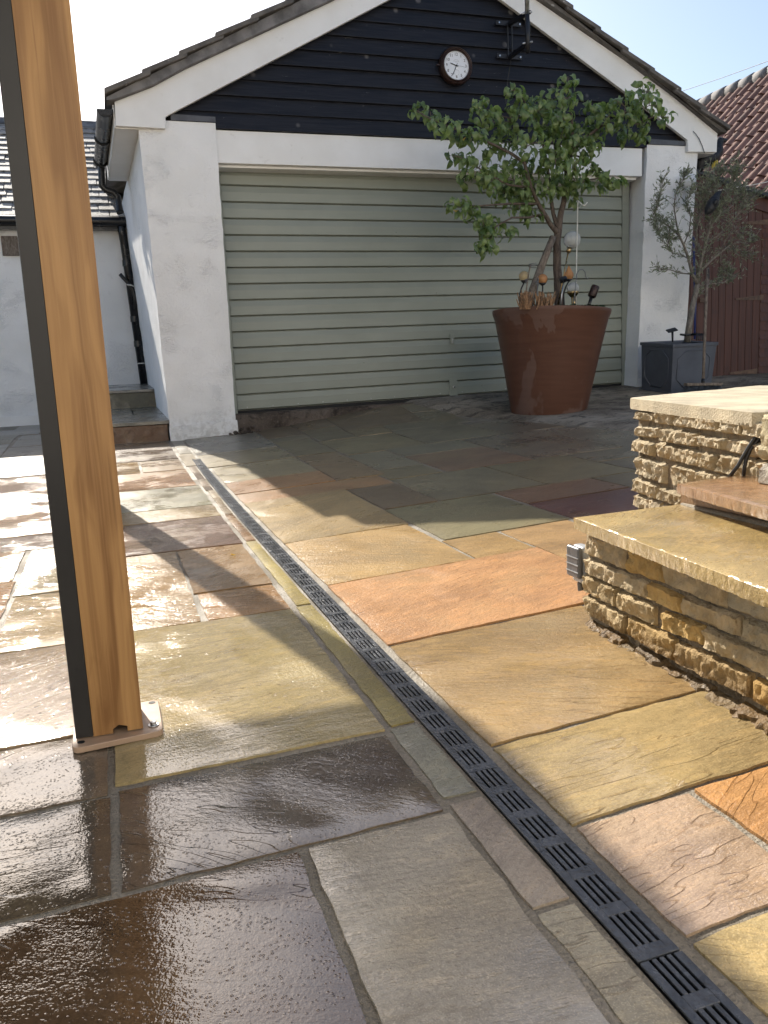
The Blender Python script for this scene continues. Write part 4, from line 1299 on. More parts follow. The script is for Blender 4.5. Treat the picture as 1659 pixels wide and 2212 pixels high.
# ================================================================== clock
ck = thing('wall_clock', 'round brown framed wall clock with a white dial on the black boards', 'clock')
CC = Vector((3.422, 7.742, 3.580))
def disc_obj(mb, name, mat, parent, smooth=True):
    o = mb.build(name, mat, parent, auto=35 if smooth else None)
    o.rotation_euler = (R_(90), 0, 0)
    o.location = CC
    return o
case = disc_obj(MB().lathe([(.0, -.02), (.168, -.02), (.170, .0), (.166, .020), (.158, .030), (.150, .026), (.146, .034), (.138, .040), (.130, .034), (.128, .018)], n=48), 'case', M['copper'], ck)
disc_obj(MB().lathe([(.0, .018), (.1285, .018), (.1285, .016)], n=48), 'dial', M['dial'], ck)
def txt(s, x, z, size, parent, rot=0):
    cu = bpy.data.curves.new('t', 'FONT')
    cu.body = s
    cu.size = size
    cu.align_x = 'CENTER'
    cu.align_y = 'CENTER'
    cu.extrude = .0004
    tmp = bpy.data.objects.new('t', cu)
    col.objects.link(tmp)
    bpy.context.view_layer.update()
    me = bpy.data.meshes.new_from_object(tmp.evaluated_get(bpy.context.evaluated_depsgraph_get()))
    bpy.data.objects.remove(tmp)
    o = bpy.data.objects.new('numeral', me)
    me.materials.append(M['ink'])
    link(o, parent)
    o.rotation_euler = (R_(90), 0, 0)
    o.location = (CC.x + x, CC.y - .0192, CC.z + z)
    return o
for k in range(1, 13):
    a = R_(90 - 30 * k)
    txt(str(k), .098 * math.cos(a), .098 * math.sin(a), .036, ck)
mb = MB()
for k in range(60):
    a = R_(6 * k)
    w = .0022 if k % 5 else .004
    r0, r1 = .1165, .1225
    u, v = Vector((math.cos(a), math.sin(a))), Vector((-math.sin(a), math.cos(a)))
    mb.add([(CC.x + p.x, CC.y - .0194, CC.z + p.y) for p in (u * r0 - v * w / 2, u * r0 + v * w / 2, u * r1 + v * w / 2, u * r1 - v * w / 2)], [(0, 1, 2, 3)])
mb.build('minute_ring', M['ink'], ck)
def hand(ang, L, w, tail, name, y):
    a = R_(90 - ang)
    u, v = Vector((math.cos(a), math.sin(a))), Vector((-math.sin(a), math.cos(a)))
    pts = [u * -tail - v * w * .6, u * -tail + v * w * .6, u * L * .75 + v * w, u * L, u * L * .75 - v * w]
    pts = [(CC.x + p.x, CC.z + p.y) for p in pts]
    MB().prism_y(pts[::-1], CC.y - y - .001, CC.y - y).build(name, M['ink'], ck)
hand(286, .070, .0045, .02, 'hour_hand', .0215)
hand(206, .108, .0035, .02, 'minute_hand', .024)
hand(97, .095, .0009, .02, 'second_hand', .0262)
MB().tube([(CC.x, CC.y - .020, CC.z), (CC.x, CC.y - .029, CC.z)], .0055, 10).build('hand_boss', M['ink'], ck)
mb = MB()                                                  # small print under the twelve and the seconds circle
mb.tube([(CC.x + .034 * math.cos(R_(a)), CC.y - .0194, CC.z + .018 + .034 * math.sin(R_(a))) for a in range(30, 151, 12)], .0007, 4)
mb.tube([(CC.x + .026 * math.cos(R_(a)), CC.y - .0194, CC.z - .062 + .026 * math.sin(R_(a))) for a in range(0, 361, 15)], .0005, 4)
for k in range(9):
    x = CC.x - .020 + k * .005
    mb.tube([(x, CC.y - .0194, CC.z + .030), (x + .003, CC.y - .0194, CC.z + .034 + .002 * (k % 3))], .0006, 4)
mb.build('dial_marks', M['ink'], ck)
MB().box(CC.x - .195, CC.x - .165, CC.y - .012, CC.y + .012, CC.z - .006, CC.z + .006).build('side_peg', M['copper'], ck)

# ================================================================== aerial bracket
ab = thing('aerial_bracket', 'black iron aerial bracket with a metal pole under the gable verge', 'bracket')
PX_, PYY = 3.985, 7.36
for z, zw in ((3.945, 4.00), (3.69, 3.705)):
    MB().box(3.86, 4.13, 7.745, 7.758, zw - .020, zw + .020).build('wall_plate', M['iron'], ab)
    a, b = Vector((4.0, 7.745, zw - .005)), Vector((PX_ + .01, PYY - .02, z))
    d = (b - a).normalized()
    sdv = Vector((.02, 0, 0))
    up = Vector((0, 0, .016))
    MB().hexa([a - sdv - up, a + sdv - up, b + sdv - up, b - sdv - up, a - sdv + up, a + sdv + up, b + sdv + up, b - sdv + up]).build('arm', M['iron'], ab, bevel=.003)
    for dx in (-.11, .11):
        MB().tube([(4.0 + dx, 7.746, zw), (4.0 + dx, 7.736, zw)], .009, 6).build('bolt', M['zinc'], ab)
    MB().tube([(PX_ - .035, PYY + .03, z), (PX_ + .035, PYY - .03, z)], .008, 8).build('clamp_bolt', M['zinc'], ab)
for dx in (-.022, .022):
    MB().box(4.0 + dx - .006, 4.0 + dx + .006, 7.735, 7.744, 3.70, 4.0).build('upright', M['iron'], ab)
MB().tube([(PX_, PYY, 3.60), (PX_, PYY, 3.93)], .021, 14).build('pole_foot', M['iron'], ab, smooth=True)
MB().tube([(PX_, PYY, 3.931), (PX_, PYY, 5.6)], .021, 14).build('pole', M['zinc'], ab, smooth=True)
w = [Vector((PX_ + .02, PYY, 3.9)), Vector((PX_ + .05, PYY + .03, 3.78)), Vector((PX_ - .0, 7.70, 3.66)), Vector((PX_ - .02, 7.73, 3.5)), Vector((PX_ - .05, 7.73, 3.3)), Vector((PX_ - .01, 7.73, 3.05))]
MB().tube(w, .004, 6).build('aerial_lead', M['cable'], ab, smooth=True)

# ================================================================== floodlight on the right pillar
fl = thing('floodlight', 'white security light with two sensor eyes on the right garage pillar', 'light')
c = Vector((6.055, 7.66, 2.565))
MB().lathe([(0, .0), (.060, .0), (.078, .02), (.080, .07), (.070, .10), (.0, .11)], n=24).build('housing', M['plasticw'], fl, smooth=True)
hs = bpy.data.objects['housing']
hs.rotation_euler = (R_(80), 0, R_(-20))
hs.location = c + Vector((0, .075, .02))
MB().box(c.x - .05, c.x + .06, c.y - .02, c.y + .05, c.z - .085, c.z - .035).build('sensor_head', M['plasticw'], fl, bevel=.012, seg=3)
for dx in (-.022, .032):
    MB().box(c.x + dx - .014, c.x + dx + .014, c.y - .024, c.y - .019, c.z - .072, c.z - .046).build('sensor_eye', M['ink'], fl, bevel=.003)
mb = MB()
for k, dx in enumerate((-.02, 0, .02)):
    mb.tube([(c.x - .09 + dx, 7.73, c.z - .02), (c.x - .14 + dx * 1.5, 7.72, c.z - .12), (c.x - .12 + dx, 7.715, c.z - .23), (c.x - .05 + dx, 7.715, c.z - .20), (c.x - .02 + dx, 7.72, c.z - .10)], .007, 6)
mb.build('cable_coil', M['plasticw'], fl, smooth=True)

# ================================================================== terracotta pot and tree
pot = thing('terracotta_pot', 'huge tapered terracotta pot with damp patches standing on old concrete', 'pot', loc=(3.845, 6.82, .286))
pot.rotation_euler = (0, R_(2.6), 0)
H = .945
prof = [(.0, .0), (.315, .0), (.338, .012), (.346, .05), (.40, .33), (.452, .60), (.508, .86), (.526, .905), (.532, .93), (.530, H), (.500, H), (.494, .92), (.49, .86), (.0, .85)]
pb = MB().lathe(prof, n=72).build('body', M['terra'], pot, auto=40)
MB().lathe([(.0, .885), (.30, .882), (.493, .87)], n=40).build('soil', M['soil'], pot)
POT = Vector((3.885, 6.82, 1.165))

LEAFS = []
def leaf_mesh(L, Wd, arch, fold, name, mat):
    vs, fs = [], []
    n = 4
    for i in range(n + 1):
        t = i / n
        w = Wd * (math.sin(math.pi * min(1, t * .93 + .04)) ** .8)
        a = arch * t
        x = L * (math.sin(a) / arch if arch else t)
        z = -L * ((1 - math.cos(a)) / arch if arch else 0)
        for s in (-1, 0, 1):
            vs.append((x, s * w * math.cos(fold), z + abs(s) * w * math.sin(fold)))
    for i in range(n):
        for s in range(2):
            fs.append((i * 3 + s, (i + 1) * 3 + s, (i + 1) * 3 + s + 1, i * 3 + s + 1))
    me = MB().add(vs, fs).mesh(name)
    for p in me.polygons: p.use_smooth = True
    me.materials.append(mat)
    return me
LM = [leaf_mesh(random.uniform(.085, .112), random.uniform(.023, .031), random.uniform(1.6, 3.0), random.uniform(.3, .8), 'leaf', M['leaf']) for _ in range(10)]
LY = leaf_mesh(.07, .022, 1.2, .3, 'leaf', M['leafy'])
tree = thing('potted_tree', 'small leafy fruit tree with drooping curled green leaves in the terracotta pot', 'tree', loc=tuple(POT))
def up_from(pts, Y):
    return [at(x, y, Y + (d[0] if d else 0)) for x, y, *d in pts]
BR = {
    'trunk': ([(1208, 672, 0), (1207, 620, 0), (1204, 560, 0), (1204, 505, 0), (1210, 470, 0), (1218, 435, .03), (1226, 380, .05), (1231, 335, .05), (1237, 285, .03), (1232, 230, 0), (1226, 165, -.02)], [.044, .042, .037, .034, .028, .026, .023, .020, .015, .010, .005]),
    'limb': ([(1203, 505, 0), (1190, 485, -.03), (1176, 462, -.05), (1163, 440, -.08), (1148, 405, -.12), (1132, 352, -.15), (1105, 332, -.18), (1050, 305, -.2), (990, 280, -.22), (940, 262, -.22), (900, 240, -.2)], [.026, .022, .020, .018, .016, .015, .013, .011, .009, .006, .004]),
    'limb1': ([(1204, 490, 0), (1196, 462, .05), (1190, 420, .1), (1183, 360, .12), (1170, 300, .1), (1150, 250, .05), (1125, 205, .0)], [.022, .018, .016, .013, .010, .007, .004]),
    'limb2': ([(1230, 345, .05), (1255, 305, .0), (1295, 275, -.08), (1345, 248, -.15), (1390, 215, -.2), (1410, 180, -.2)], [.017, .014, .012, .009, .006, .003]),
    'limb3': ([(1176, 462, -.05), (1140, 470, -.15), (1105, 470, -.22), (1070, 490, -.25), (1055, 530, -.25)], [.012, .010, .008, .006, .003]),
    'limb4': ([(1148, 405, -.12), (1100, 400, -.2), (1050, 375, -.26), (1010, 345, -.28), (978, 335, -.28)], [.012, .009, .007, .005, .003]),
    'limb5': ([(1222, 410, .05), (1250, 395, .0), (1290, 385, -.05), (1335, 390, -.08)], [.012, .009, .006, .003]),
    'limb6': ([(1150, 250, .05), (1100, 255, .02), (1060, 245, 0), (1030, 240, 0)], [.008, .006, .004, .003]),
    'limb7': ([(1345, 248, -.15), (1375, 265, -.2), (1420, 250, -.22), (1445, 255, -.22)], [.007, .006, .004, .003]),
    'limb8': ([(1163, 440, -.08), (1100, 440, -.22), (1030, 445, -.3), (985, 440, -.32)], [.012, .009, .006, .003]),
    'limb9': ([(1226, 380, .05), (1200, 330, .18), (1195, 270, .22), (1192, 215, .2)], [.012, .010, .007, .003]),
    'limb10': ([(1231, 335, .05), (1265, 340, .15), (1285, 360, .2)], [.010, .007, .003]),
}
for k, (pts, rad) in BR.items():
    P = up_from(pts, 6.80)
    P = [p - POT for p in P]
    Q, Rr = [], []
    for i in range(len(P) - 1):
        for t in (0, .33, .66):
            q = P[i].lerp(P[i + 1], t)
            Q.append(q + Vector((nz(q.x * 9, q.z * 9, 1), nz(q.x * 9, q.z * 9, 5), 0)) * .008)
            Rr.append(rad[i] + (rad[i + 1] - rad[i]) * t)
    Q.append(P[-1]); Rr.append(rad[-1])
    MB().tube(Q, Rr, 8).build('trunk' if k == 'trunk' else 'branch', M['bark'], tree, smooth=True)
CL0 = [(1225, 178, 17), (1228, 212, 20), (1193, 222, 30), (1112, 195, 18), (1120, 225, 24), (1160, 240, 30), (1040, 238, 26), (1062, 260, 22), (1100, 262, 26), (905, 240, 15), (930, 255, 16), (955, 272, 20), (990, 288, 24), (1022, 300, 22),
      (1180, 268, 38), (1210, 300, 38), (1150, 310, 28), (1090, 308, 28), (1060, 320, 20), (1240, 322, 30), (1252, 290, 26), (1275, 312, 20), (1280, 240, 24), (1312, 252, 30), (1350, 230, 30), (1388, 200, 28), (1402, 228, 26), (1435, 250, 15), (1372, 268, 24), (1332, 290, 18), (1385, 292, 14), (1345, 305, 10),
      (980, 337, 14), (1008, 345, 12), (1012, 385, 20), (1035, 362, 24), (1062, 388, 24), (1090, 418, 28), (1122, 400, 28), (1152, 420, 28), (1180, 408, 24), (990, 445, 20), (1012, 460, 20), (1045, 482, 20), (1050, 520, 22), (1062, 495, 24), (1102, 500, 10), (1040, 535, 12),
      (1320, 385, 15), (1336, 395, 12), (1302, 408, 10), (1262, 350, 20), (1282, 370, 16), (1242, 390, 22), (1215, 398, 28), (1270, 402, 10), (1242, 428, 14), (1130, 350, 24), (1165, 365, 24), (1200, 345, 24), (1120, 450, 18), (1150, 465, 16)]
CL = CL0 + [(1190, 330, 20), (1240, 358, 18), (1215, 260, 20), (1290, 285, 15), (1085, 365, 18)]
leaves = []
tw = MB()
S = 6.8 * 1.16 / 1780
allc = []
for cx, cy, r in CL:
    n = int(.037 * r * r) + 7
    dy = random.uniform(-.28, .22)
    for _ in range(n):
        a, q = random.uniform(0, 2 * math.pi), r * math.sqrt(random.random())
        allc.append((cx + q * math.cos(a), cy + q * math.sin(a) - 3, dy + random.uniform(-1, 1) * r * S * .9, cx, cy))
random.shuffle(allc)
for i, (x, y, dy, cx, cy) in enumerate(allc):
    p = at(x, y, 6.72 + dy) - POT
    ctr = at(cx, cy, 6.72 + dy) - POT
    out = (p - ctr)
    az = math.atan2(out.y - .06, out.x) + random.uniform(-1.0, 1.0)
    pitch = random.uniform(-.5, .75)
    sc = random.uniform(.72, 1.2)
    Mx = Matrix.Translation(p) @ Matrix.Rotation(az, 4, 'Z') @ Matrix.Rotation(pitch, 4, 'Y') @ Matrix.Rotation(random.uniform(-.7, .7), 4, 'X') @ Matrix.Scale(sc, 4)
    leaves.append((dy, Mx))
    if i % 6 == 0: tw.tube([ctr, ctr.lerp(p, .6) + Vector((0, 0, .01)), p], [.003, .0025, .0015], 4, cap=False)
o = tw.build('twigs', M['bark'], tree)
o['kind'] = 'stuff'
leaves.sort(key=lambda q: q[0])
stuff = MB()
stuff_y = MB()
for i, (dy, Mx) in enumerate(leaves):
    yl = random.random() < .012
    if i < 295:
        o = bpy.data.objects.new('leaf', LY if yl else LM[i % 10])
        link(o, tree)
        o.matrix_local = Mx
    else:
        me = LM[i % 10]
        stuff.add([Mx @ v.co for v in me.vertices], [tuple(p.vertices) for p in me.polygons])
fo = stuff.build('foliage', M['leaf'], tree, smooth=True, recalc=False)
fo['kind'] = 'stuff'
print('tree leaves', len(leaves))

def on_pot(px, py, Y=6.8): return at(px, py, Y)
SOILZ = 1.165
# leaning timber prop
pr = MB().tube([at(1140, 668, 6.72), at(1152, 625, 6.74), at(1172, 570, 6.76), at(1195, 512, 6.78)], [.040, .038, .034, .030], 9).build('timber_prop', M['oldwood'], None, smooth=True)
tag(pr, 'weathered grey timber prop leaning against the trunk in the pot', 'stake')
def stake_light(name, label, top, r, base, kind, mat, Y, bend=0):
    t = thing(name, label, 'garden light', 'solar stake lights in the pot', loc=tuple(at(base[0], base[1], Y)))
    o0 = t.location.copy()
    tp = at(top[0], top[1], Y) - o0
    if kind == 'ball':
        prof = [(r * math.sin(math.pi * k / 10), -r * math.cos(math.pi * k / 10)) for k in range(11)]
        MB().lathe(prof, tp, 20).build('globe', mat, t, smooth=True)
    elif kind == 'flame':
        prof = [(0, -r), (r * .6, -r * .85), (r, -r * .15), (r * .92, r * .35), (r * .55, r * 1.05), (r * .2, r * 1.75), (0, r * 2.1)]
        MB().lathe(prof, tp, 18).build('globe', mat, t, smooth=True)
    MB().lathe([(0, -r * 1.25), (r * .35, -r * 1.2), (r * .75, -r * .75), (r * .5, -r * .72)], tp, 14).build('cup', M['iron'], t, smooth=True)
    a = tp - Vector((0, 0, r * 1.1))
    mid = a.lerp(Vector((0, 0, 0)), .5) + Vector((bend, 0, 0))
    MB().tube([a, a.lerp(mid, .5) + Vector((bend * .3, 0, 0)), mid, Vector((0, 0, -.02))], .0065, 8).build('stem', M['iron'], t, smooth=True)
    return t
stake_light('solar_light', 'cream ball solar light at the left of the pot', (1132, 597), .045, (1122, 664), 'ball', M['cream'], 6.62, -.02)
stake_light('solar_light', 'orange ball solar light in the middle of the pot', (1172, 603), .044, (1165, 664), 'ball', M['amber'], 6.60, .01)
stake_light('solar_light', 'orange flame shaped solar light right of the trunk', (1229, 595), .042, (1219, 664), 'flame', M['amber'], 6.60, -.03)
# tall crackle globe on a rod
t = thing('globe_light', 'large clear crackle glass globe on a thin slanting rod', 'garden light', loc=tuple(at(1203, 664, 6.66)))
o0 = t.location.copy()
g = at(1236, 518, 6.60) - o0
MB().lathe([(.074 * math.sin(math.pi * k / 12), -.074 * math.cos(math.pi * k / 12)) for k in range(13)], g, 24).build('globe', M['clear'], t, smooth=True)
n = at(1229, 540, 6.61) - o0
MB().tube([g + (n - g) * .78, g + (n - g) * 1.25], [.022, .020], 12).build('collar', M['brass'], t, smooth=True)
MB().tube([g + (n - g) * 1.2, Vector((0, 0, -.02))], .007, 8).build('rod', M['brass'], t, smooth=True)
# short frosted globe on a brass tube
t = thing('globe_light', 'small frosted globe light on a stout brass tube in the pot', 'garden light', loc=tuple(at(1240, 664, 6.52)))
o0 = t.location.copy()
g = at(1238, 623, 6.52) - o0
MB().lathe([(.052 * math.sin(math.pi * k / 12), -.052 * math.cos(math.pi * k / 12)) for k in range(13)], g, 22).build('globe', M['clear'], t, smooth=True)
MB().lathe([(.020, -.075), (.030, -.066), (.050, -.040), (.052, -.026), (.046, -.024)], g, 20).build('collar', M['brass'], t, smooth=True)
MB().tube([g - Vector((0, 0, .06)), Vector((0, 0, -.03))], .019, 12).build('tube', M['brass'], t, smooth=True)
# dark perforated lantern on a stake
t = thing('lantern_stake', 'dark perforated cylinder lantern on a tilted black stake', 'garden light', loc=tuple(at(1269, 664, 6.58)))
o0 = t.location.copy()
a, b = at(1278, 641, 6.58) - o0, at(1287, 618, 6.58) - o0
d = (b - a).normalized()
MB().tube([a, a + d * .004, b - d * .004, b], [.034, .037, .037, .034], 18).build('shade', M['copper'], t, auto=40)
ref = d.orthogonal().normalized()
u2 = d.cross(ref)
mb = MB()
for r in range(4):
    for k in range(9):
        an = 2 * math.pi * (k + .5 * (r % 2)) / 9
        e = ref * math.cos(an) + u2 * math.sin(an)
        c = a.lerp(b, .18 + .21 * r) + e * .0375
        f = d.cross(e)
        mb.add([c - d * .006, c + f * .005, c + d * .006, c - f * .005], [(0, 1, 2, 3)])
mb.build('perforations', M['gap'], t)
MB().tube([a, Vector((0, 0, -.02))], .015, 10).build('stake', M['black'], t, smooth=True)
# shepherd hook
hk = [at(1244, 668, 6.5), at(1245.5, 560, 6.5), at(1248, 440, 6.5), at(1250, 434, 6.48), at(1256, 441, 6.46), at(1263, 444, 6.45), at(1269, 437, 6.44)]
o = MB().tube(hk, .0048, 6).build('plant_hook', M['rope'], None, smooth=True)
tag(o, 'tall thin white plant hook rising beside the trunk', 'hook')
hk = [at(1238, 664, 6.45), at(1243, 625, 6.45), at(1246, 592, 6.45), at(1251, 583, 6.45), at(1259, 582, 6.45), at(1264, 588, 6.45), at(1265, 597, 6.45), at(1268, 603, 6.45), at(1272, 599, 6.45)]
o = MB().tube(hk, .0048, 6).build('plant_hook', M['wire'], None, smooth=True)
tag(o, 'short grey crook shaped hook bending to the right in the pot', 'hook')
# spiral wire ornaments
t = thing('wire_ornament', 'rusty wire spiral ornament left of the trunk in the pot', 'ornament', loc=tuple(at(1130, 664, 6.56)))
o0 = t.location.copy()
MB().tube([at(1131, 664, 6.56) - o0, at(1138, 620, 6.56) - o0, at(1142, 590, 6.56) - o0, at(1147, 570, 6.56) - o0], .006, 6).build('stem', M['oldwood'], t, smooth=True)
for cx, cy, rr in ((1151, 578, .035), (1137, 612, .014), (1160, 616, .014)):
    cc = at(cx, cy, 6.56) - o0
    MB().tube([cc + Vector((rr * math.cos(k * .55), rr * .8 * math.sin(k * .55), .0016 * k)) for k in range(24)], .0035, 5).build('coil', M['wire'], t, smooth=True)
MB().tube([at(1158, 664, 6.56) - o0, at(1161, 630, 6.56) - o0, at(1163, 600, 6.56) - o0], .004, 6).build('stem', M['wire'], t, smooth=True)
# solar panel disc
t = thing('solar_disc', 'small dark round solar panel tilted beside the trunk', 'garden light', loc=tuple(at(1212, 664, 6.55)))
o0 = t.location.copy()
c = at(1217, 604, 6.55) - o0
MB().tube([c + Vector((0, .006, .012)), c - Vector((0, .006, .012))], .035, 18).build('panel', M['black'], t, auto=40)
MB().tube([c - Vector((0, 0, .012)), Vector((-.01, 0, -.02))], .006, 6).build('stem', M['zinc'], t, smooth=True)
# cut stems and green ground cover
def clump(px0, px1, n, label):
    mb = MB()
    for k in range(n):
        x = random.uniform(px0, px1)
        b = at(x, 668, 6.46 + random.uniform(-.05, .1))
        tip = b + Vector((random.uniform(-.5, .5) + (x - (px0 + px1) / 2) * .012, random.uniform(-.3, .3), 1.3)).normalized() * random.uniform(.08, .16)
        mb.tube([b, b.lerp(tip, .5) + Vector((random.uniform(-.01, .01), 0, 0)), tip], [.006, .0055, .004], 5)
    return tag(mb.build('cut_stems', M['straw']), label, 'stems', kind='stuff')
clump(1122, 1150, 46, 'clump of cut dry brown stems at the left in the pot')
clump(1158, 1190, 60, 'clump of cut dry brown stems beside the trunk in the pot')
mb = MB()
for k in range(240):
    x = random.uniform(1212, 1306)
    p = at(x, 664 - random.uniform(0, 5) - 7 * max(0, nz(x * .09, 2)), 6.42 + random.uniform(0, .2))
    a, s = random.uniform(0, 6.28), random.uniform(.012, .024)
    u, v = Vector((math.cos(a), math.sin(a), random.uniform(-.3, .5))), Vector((-math.sin(a), math.cos(a), random.uniform(-.3, .5)))
    mb.add([p - u * s, p + v * s * .5, p + u * s, p - v * s * .5], [(0, 1, 2, 3)])
tag(mb.build('ground_cover', M['blade']), 'low green leaves at the right rim of the terracotta pot', 'plant', kind='stuff')

# ================================================================== grey planter, olive, broom
pl = thing('square_planter', 'square slate grey planter with raised octagon panels against the garage', 'planter', loc=(5.345, 7.03, .392))
pl.rotation_euler = (R_(5.0), R_(-.5), 0)
a0, a1, HP = .485, .525, .495
i0 = (a1 - a0) / 2
def side_pt(side, u, v, out):                              # u along the face, v up, out from it
    ins = i0 * (1 - v / HP)
    if side == 0: return Vector((u, ins - out, v))          # front, looks to -Y
    if side == 1: return Vector((ins - out, a1 - u, v))     # left, looks to -X
    if side == 2: return Vector((a1 - ins + out, u, v))
    return Vector((a1 - u, a1 - ins + out, v))
mb = MB()
b_ = [(i0, i0, 0), (a1 - i0, i0, 0), (a1 - i0, a1 - i0, 0), (i0, a1 - i0, 0)]
t_ = [(0, 0, HP), (a1, 0, HP), (a1, a1, HP), (0, a1, HP)]
w_ = .03
ti = [(w_, w_, HP), (a1 - w_, w_, HP), (a1 - w_, a1 - w_, HP), (w_, a1 - w_, HP)]
tb = [(w_, w_, HP - .06), (a1 - w_, w_, HP - .06), (a1 - w_, a1 - w_, HP - .06), (w_, a1 - w_, HP - .06)]
mb.add(b_ + t_ + ti + tb, [(3, 2, 1, 0)] + [(k, (k + 1) % 4, 4 + (k + 1) % 4, 4 + k) for k in range(4)] + [(4 + k, 4 + (k + 1) % 4, 8 + (k + 1) % 4, 8 + k) for k in range(4)] + [(8 + k, 8 + (k + 1) % 4, 12 + (k + 1) % 4, 12 + k) for k in range(4)])
mb.build('body', M['planter'], pl, bevel=.006)
MB().add([(w_, w_, HP - .055), (a1 - w_, w_, HP - .055), (a1 - w_, a1 - w_, HP - .055), (w_, a1 - w_, HP - .055)], [(0, 1, 2, 3)]).build('soil', M['soil'], pl)
mb = MB()
for z0, z1, o_ in ((HP - .028, HP + .004, .010), (-.002, .022, .008)):
    for sd2 in range(4):
        q = [side_pt(sd2, u, v, ou) for u, v, ou in ((-.01, z0, .0), (a1 + .01, z0, 0), (a1 + .01, z0, o_), (-.01, z0, o_), (-.01, z1, .0), (a1 + .01, z1, 0), (a1 + .01, z1, o_), (-.01, z1, o_))]
        mb.hexa(q)
mb.build('rim', M['planter'], pl, bevel=.004)
for sd2 in range(4):
    oc = [(.17, .06), (.36, .06), (.455, .15), (.455, .35), (.36, .43), (.17, .43), (.07, .35), (.07, .15)]
    pts = [side_pt(sd2, u, v, .002) for u, v in oc]
    MB().tube(pts + pts[:1], .0065, 6).build('octagon_moulding', M['planter'], pl, smooth=True)
ol = thing('olive_tree', 'sparse olive tree with thin grey green leaves in the grey planter', 'tree', loc=(5.52, 7.25, .87))
OB = Vector(ol.location)
OBR = [
    ([(525, 1800), (540, 1680), (560, 1560), (588, 1440), (598, 1380)], [.036, .033, .030, .027, .024]),
    ([(598, 1385), (585, 1350), (560, 1310), (535, 1200), (500, 1100), (465, 1030), (390, 965), (330, 930), (290, 922), (300, 850), (330, 740), (350, 640)], [.020, .018, .016, .014, .012, .010, .008, .006, .005, .004, .003, .002]),
    ([(465, 1030), (445, 930), (430, 830), (440, 740), (490, 640), (515, 590)], [.009, .008, .006, .005, .004, .002]),
    ([(600, 1385), (605, 1300), (630, 1200), (655, 1090), (690, 980), (740, 880), (800, 770), (850, 660), (880, 590)], [.020, .018, .016, .014, .011, .009, .006, .004, .002]),
    ([(610, 1300), (690, 1220), (770, 1150), (840, 1100), (890, 1170), (960, 1200)], [.014, .011, .009, .006, .004, .002]),
    ([(655, 1090), (740, 1040), (820, 960), (890, 880), (950, 810), (1010, 740)], [.010, .008, .006, .005, .003, .002]),
    ([(560, 1310), (490, 1305), (400, 1280), (315, 1275)], [.008, .006, .005, .003]),
    ([(535, 1200), (470, 1165), (420, 1165), (385, 1110), (400, 1000)], [.007, .005, .004, .003, .002]),
    ([(600, 1400), (650, 1385), (720, 1380), (800, 1368), (850, 1335), (830, 1280)], [.010, .007, .006, .005, .003, .002]),
    ([(630, 1200), (600, 1100), (590, 1000), (620, 880), (640, 760), (660, 640)], [.010, .009, .007, .006, .004, .002]),
    ([(690, 980), (670, 860), (700, 740), (730, 640), (760, 590)], [.008, .006, .005, .003, .002]),
    ([(605, 1470), (640, 1430), (690, 1400)], [.008, .006, .004]),
    ([(770, 1150), (800, 1060), (850, 1000), (930, 1020)], [.006, .005, .004, .002]),
    ([(770, 1150), (760, 1230), (800, 1280), (770, 1330)], [.006, .005, .004, .002]),
    ([(465, 1030), (440, 1055), (380, 1050), (320, 1030), (320, 980)], [.006, .005, .004, .003, .002]),
    ([(840, 1100), (900, 1080), (960, 1090), (1000, 1060)], [.005, .004, .003, .002]),
    ([(740, 880), (800, 860), (870, 800), (900, 700)], [.006, .005, .003, .002]),
    ([(500, 1100), (540, 1000), (550, 900), (520, 800), (560, 700)], [.007, .006, .005, .003, .002]),
]
leafpts = []
for bi, (pts, rad) in enumerate(OBR):
    off = random.uniform(-.22, .18) if bi else 0
    n = len(pts)
    P = [z4(x, y, 7.25 + off * i / (n - 1)) - OB for i, (x, y) in enumerate(pts)]
    MB().tube(P, rad, 7).build('trunk' if bi == 0 else 'branch', M['bark2'], ol, smooth=True)
    if bi:
        for i in range(n - 1):
            dens = 4 if (i < n * .35) else 17
            if bi in (3, 5, 9, 10, 16): dens *= 2
            for _ in range(dens):
                leafpts.append((P[i].lerp(P[i + 1], random.random()), (P[i + 1] - P[i]).normalized(), bi))
mb = MB()
tw = MB()
for p, d, bi in leafpts:
    L = random.uniform(.05, .16) * (1.5 if bi in (3, 4, 5, 9, 10, 12, 16) else .8)
    dd = (d + Vector((random.uniform(-1, 1), random.uniform(-1, 1), random.uniform(-.6, 1)))).normalized()
    q = p + dd * L
    tw.tube([p, p.lerp(q, .5) + Vector((0, 0, .006)), q], [.0022, .0018, .001], 3, cap=False)
    for k in range(random.randint(4, 8)):
        t = random.uniform(.25, 1)
        b = p.lerp(q, t)
        ld = (dd * .8 + Vector((random.uniform(-1, 1), random.uniform(-1, 1), random.uniform(-.7, .9)))).normalized()
        ll, lw_ = random.uniform(.032, .055), random.uniform(.0042, .0068)
        sdv = ld.orthogonal().normalized()
        sdv.rotate(Matrix.Rotation(random.uniform(0, 6.28), 3, ld))
        mb.add([b, b + ld * ll * .5 + sdv * lw_, b + ld * ll, b + ld * ll * .5 - sdv * lw_], [(0, 1, 2, 3)])
o = tw.build('twigs', M['bark2'], ol)
o['kind'] = 'stuff'
o = mb.build('foliage', M['olive'], ol, recalc=False)
o['kind'] = 'stuff'
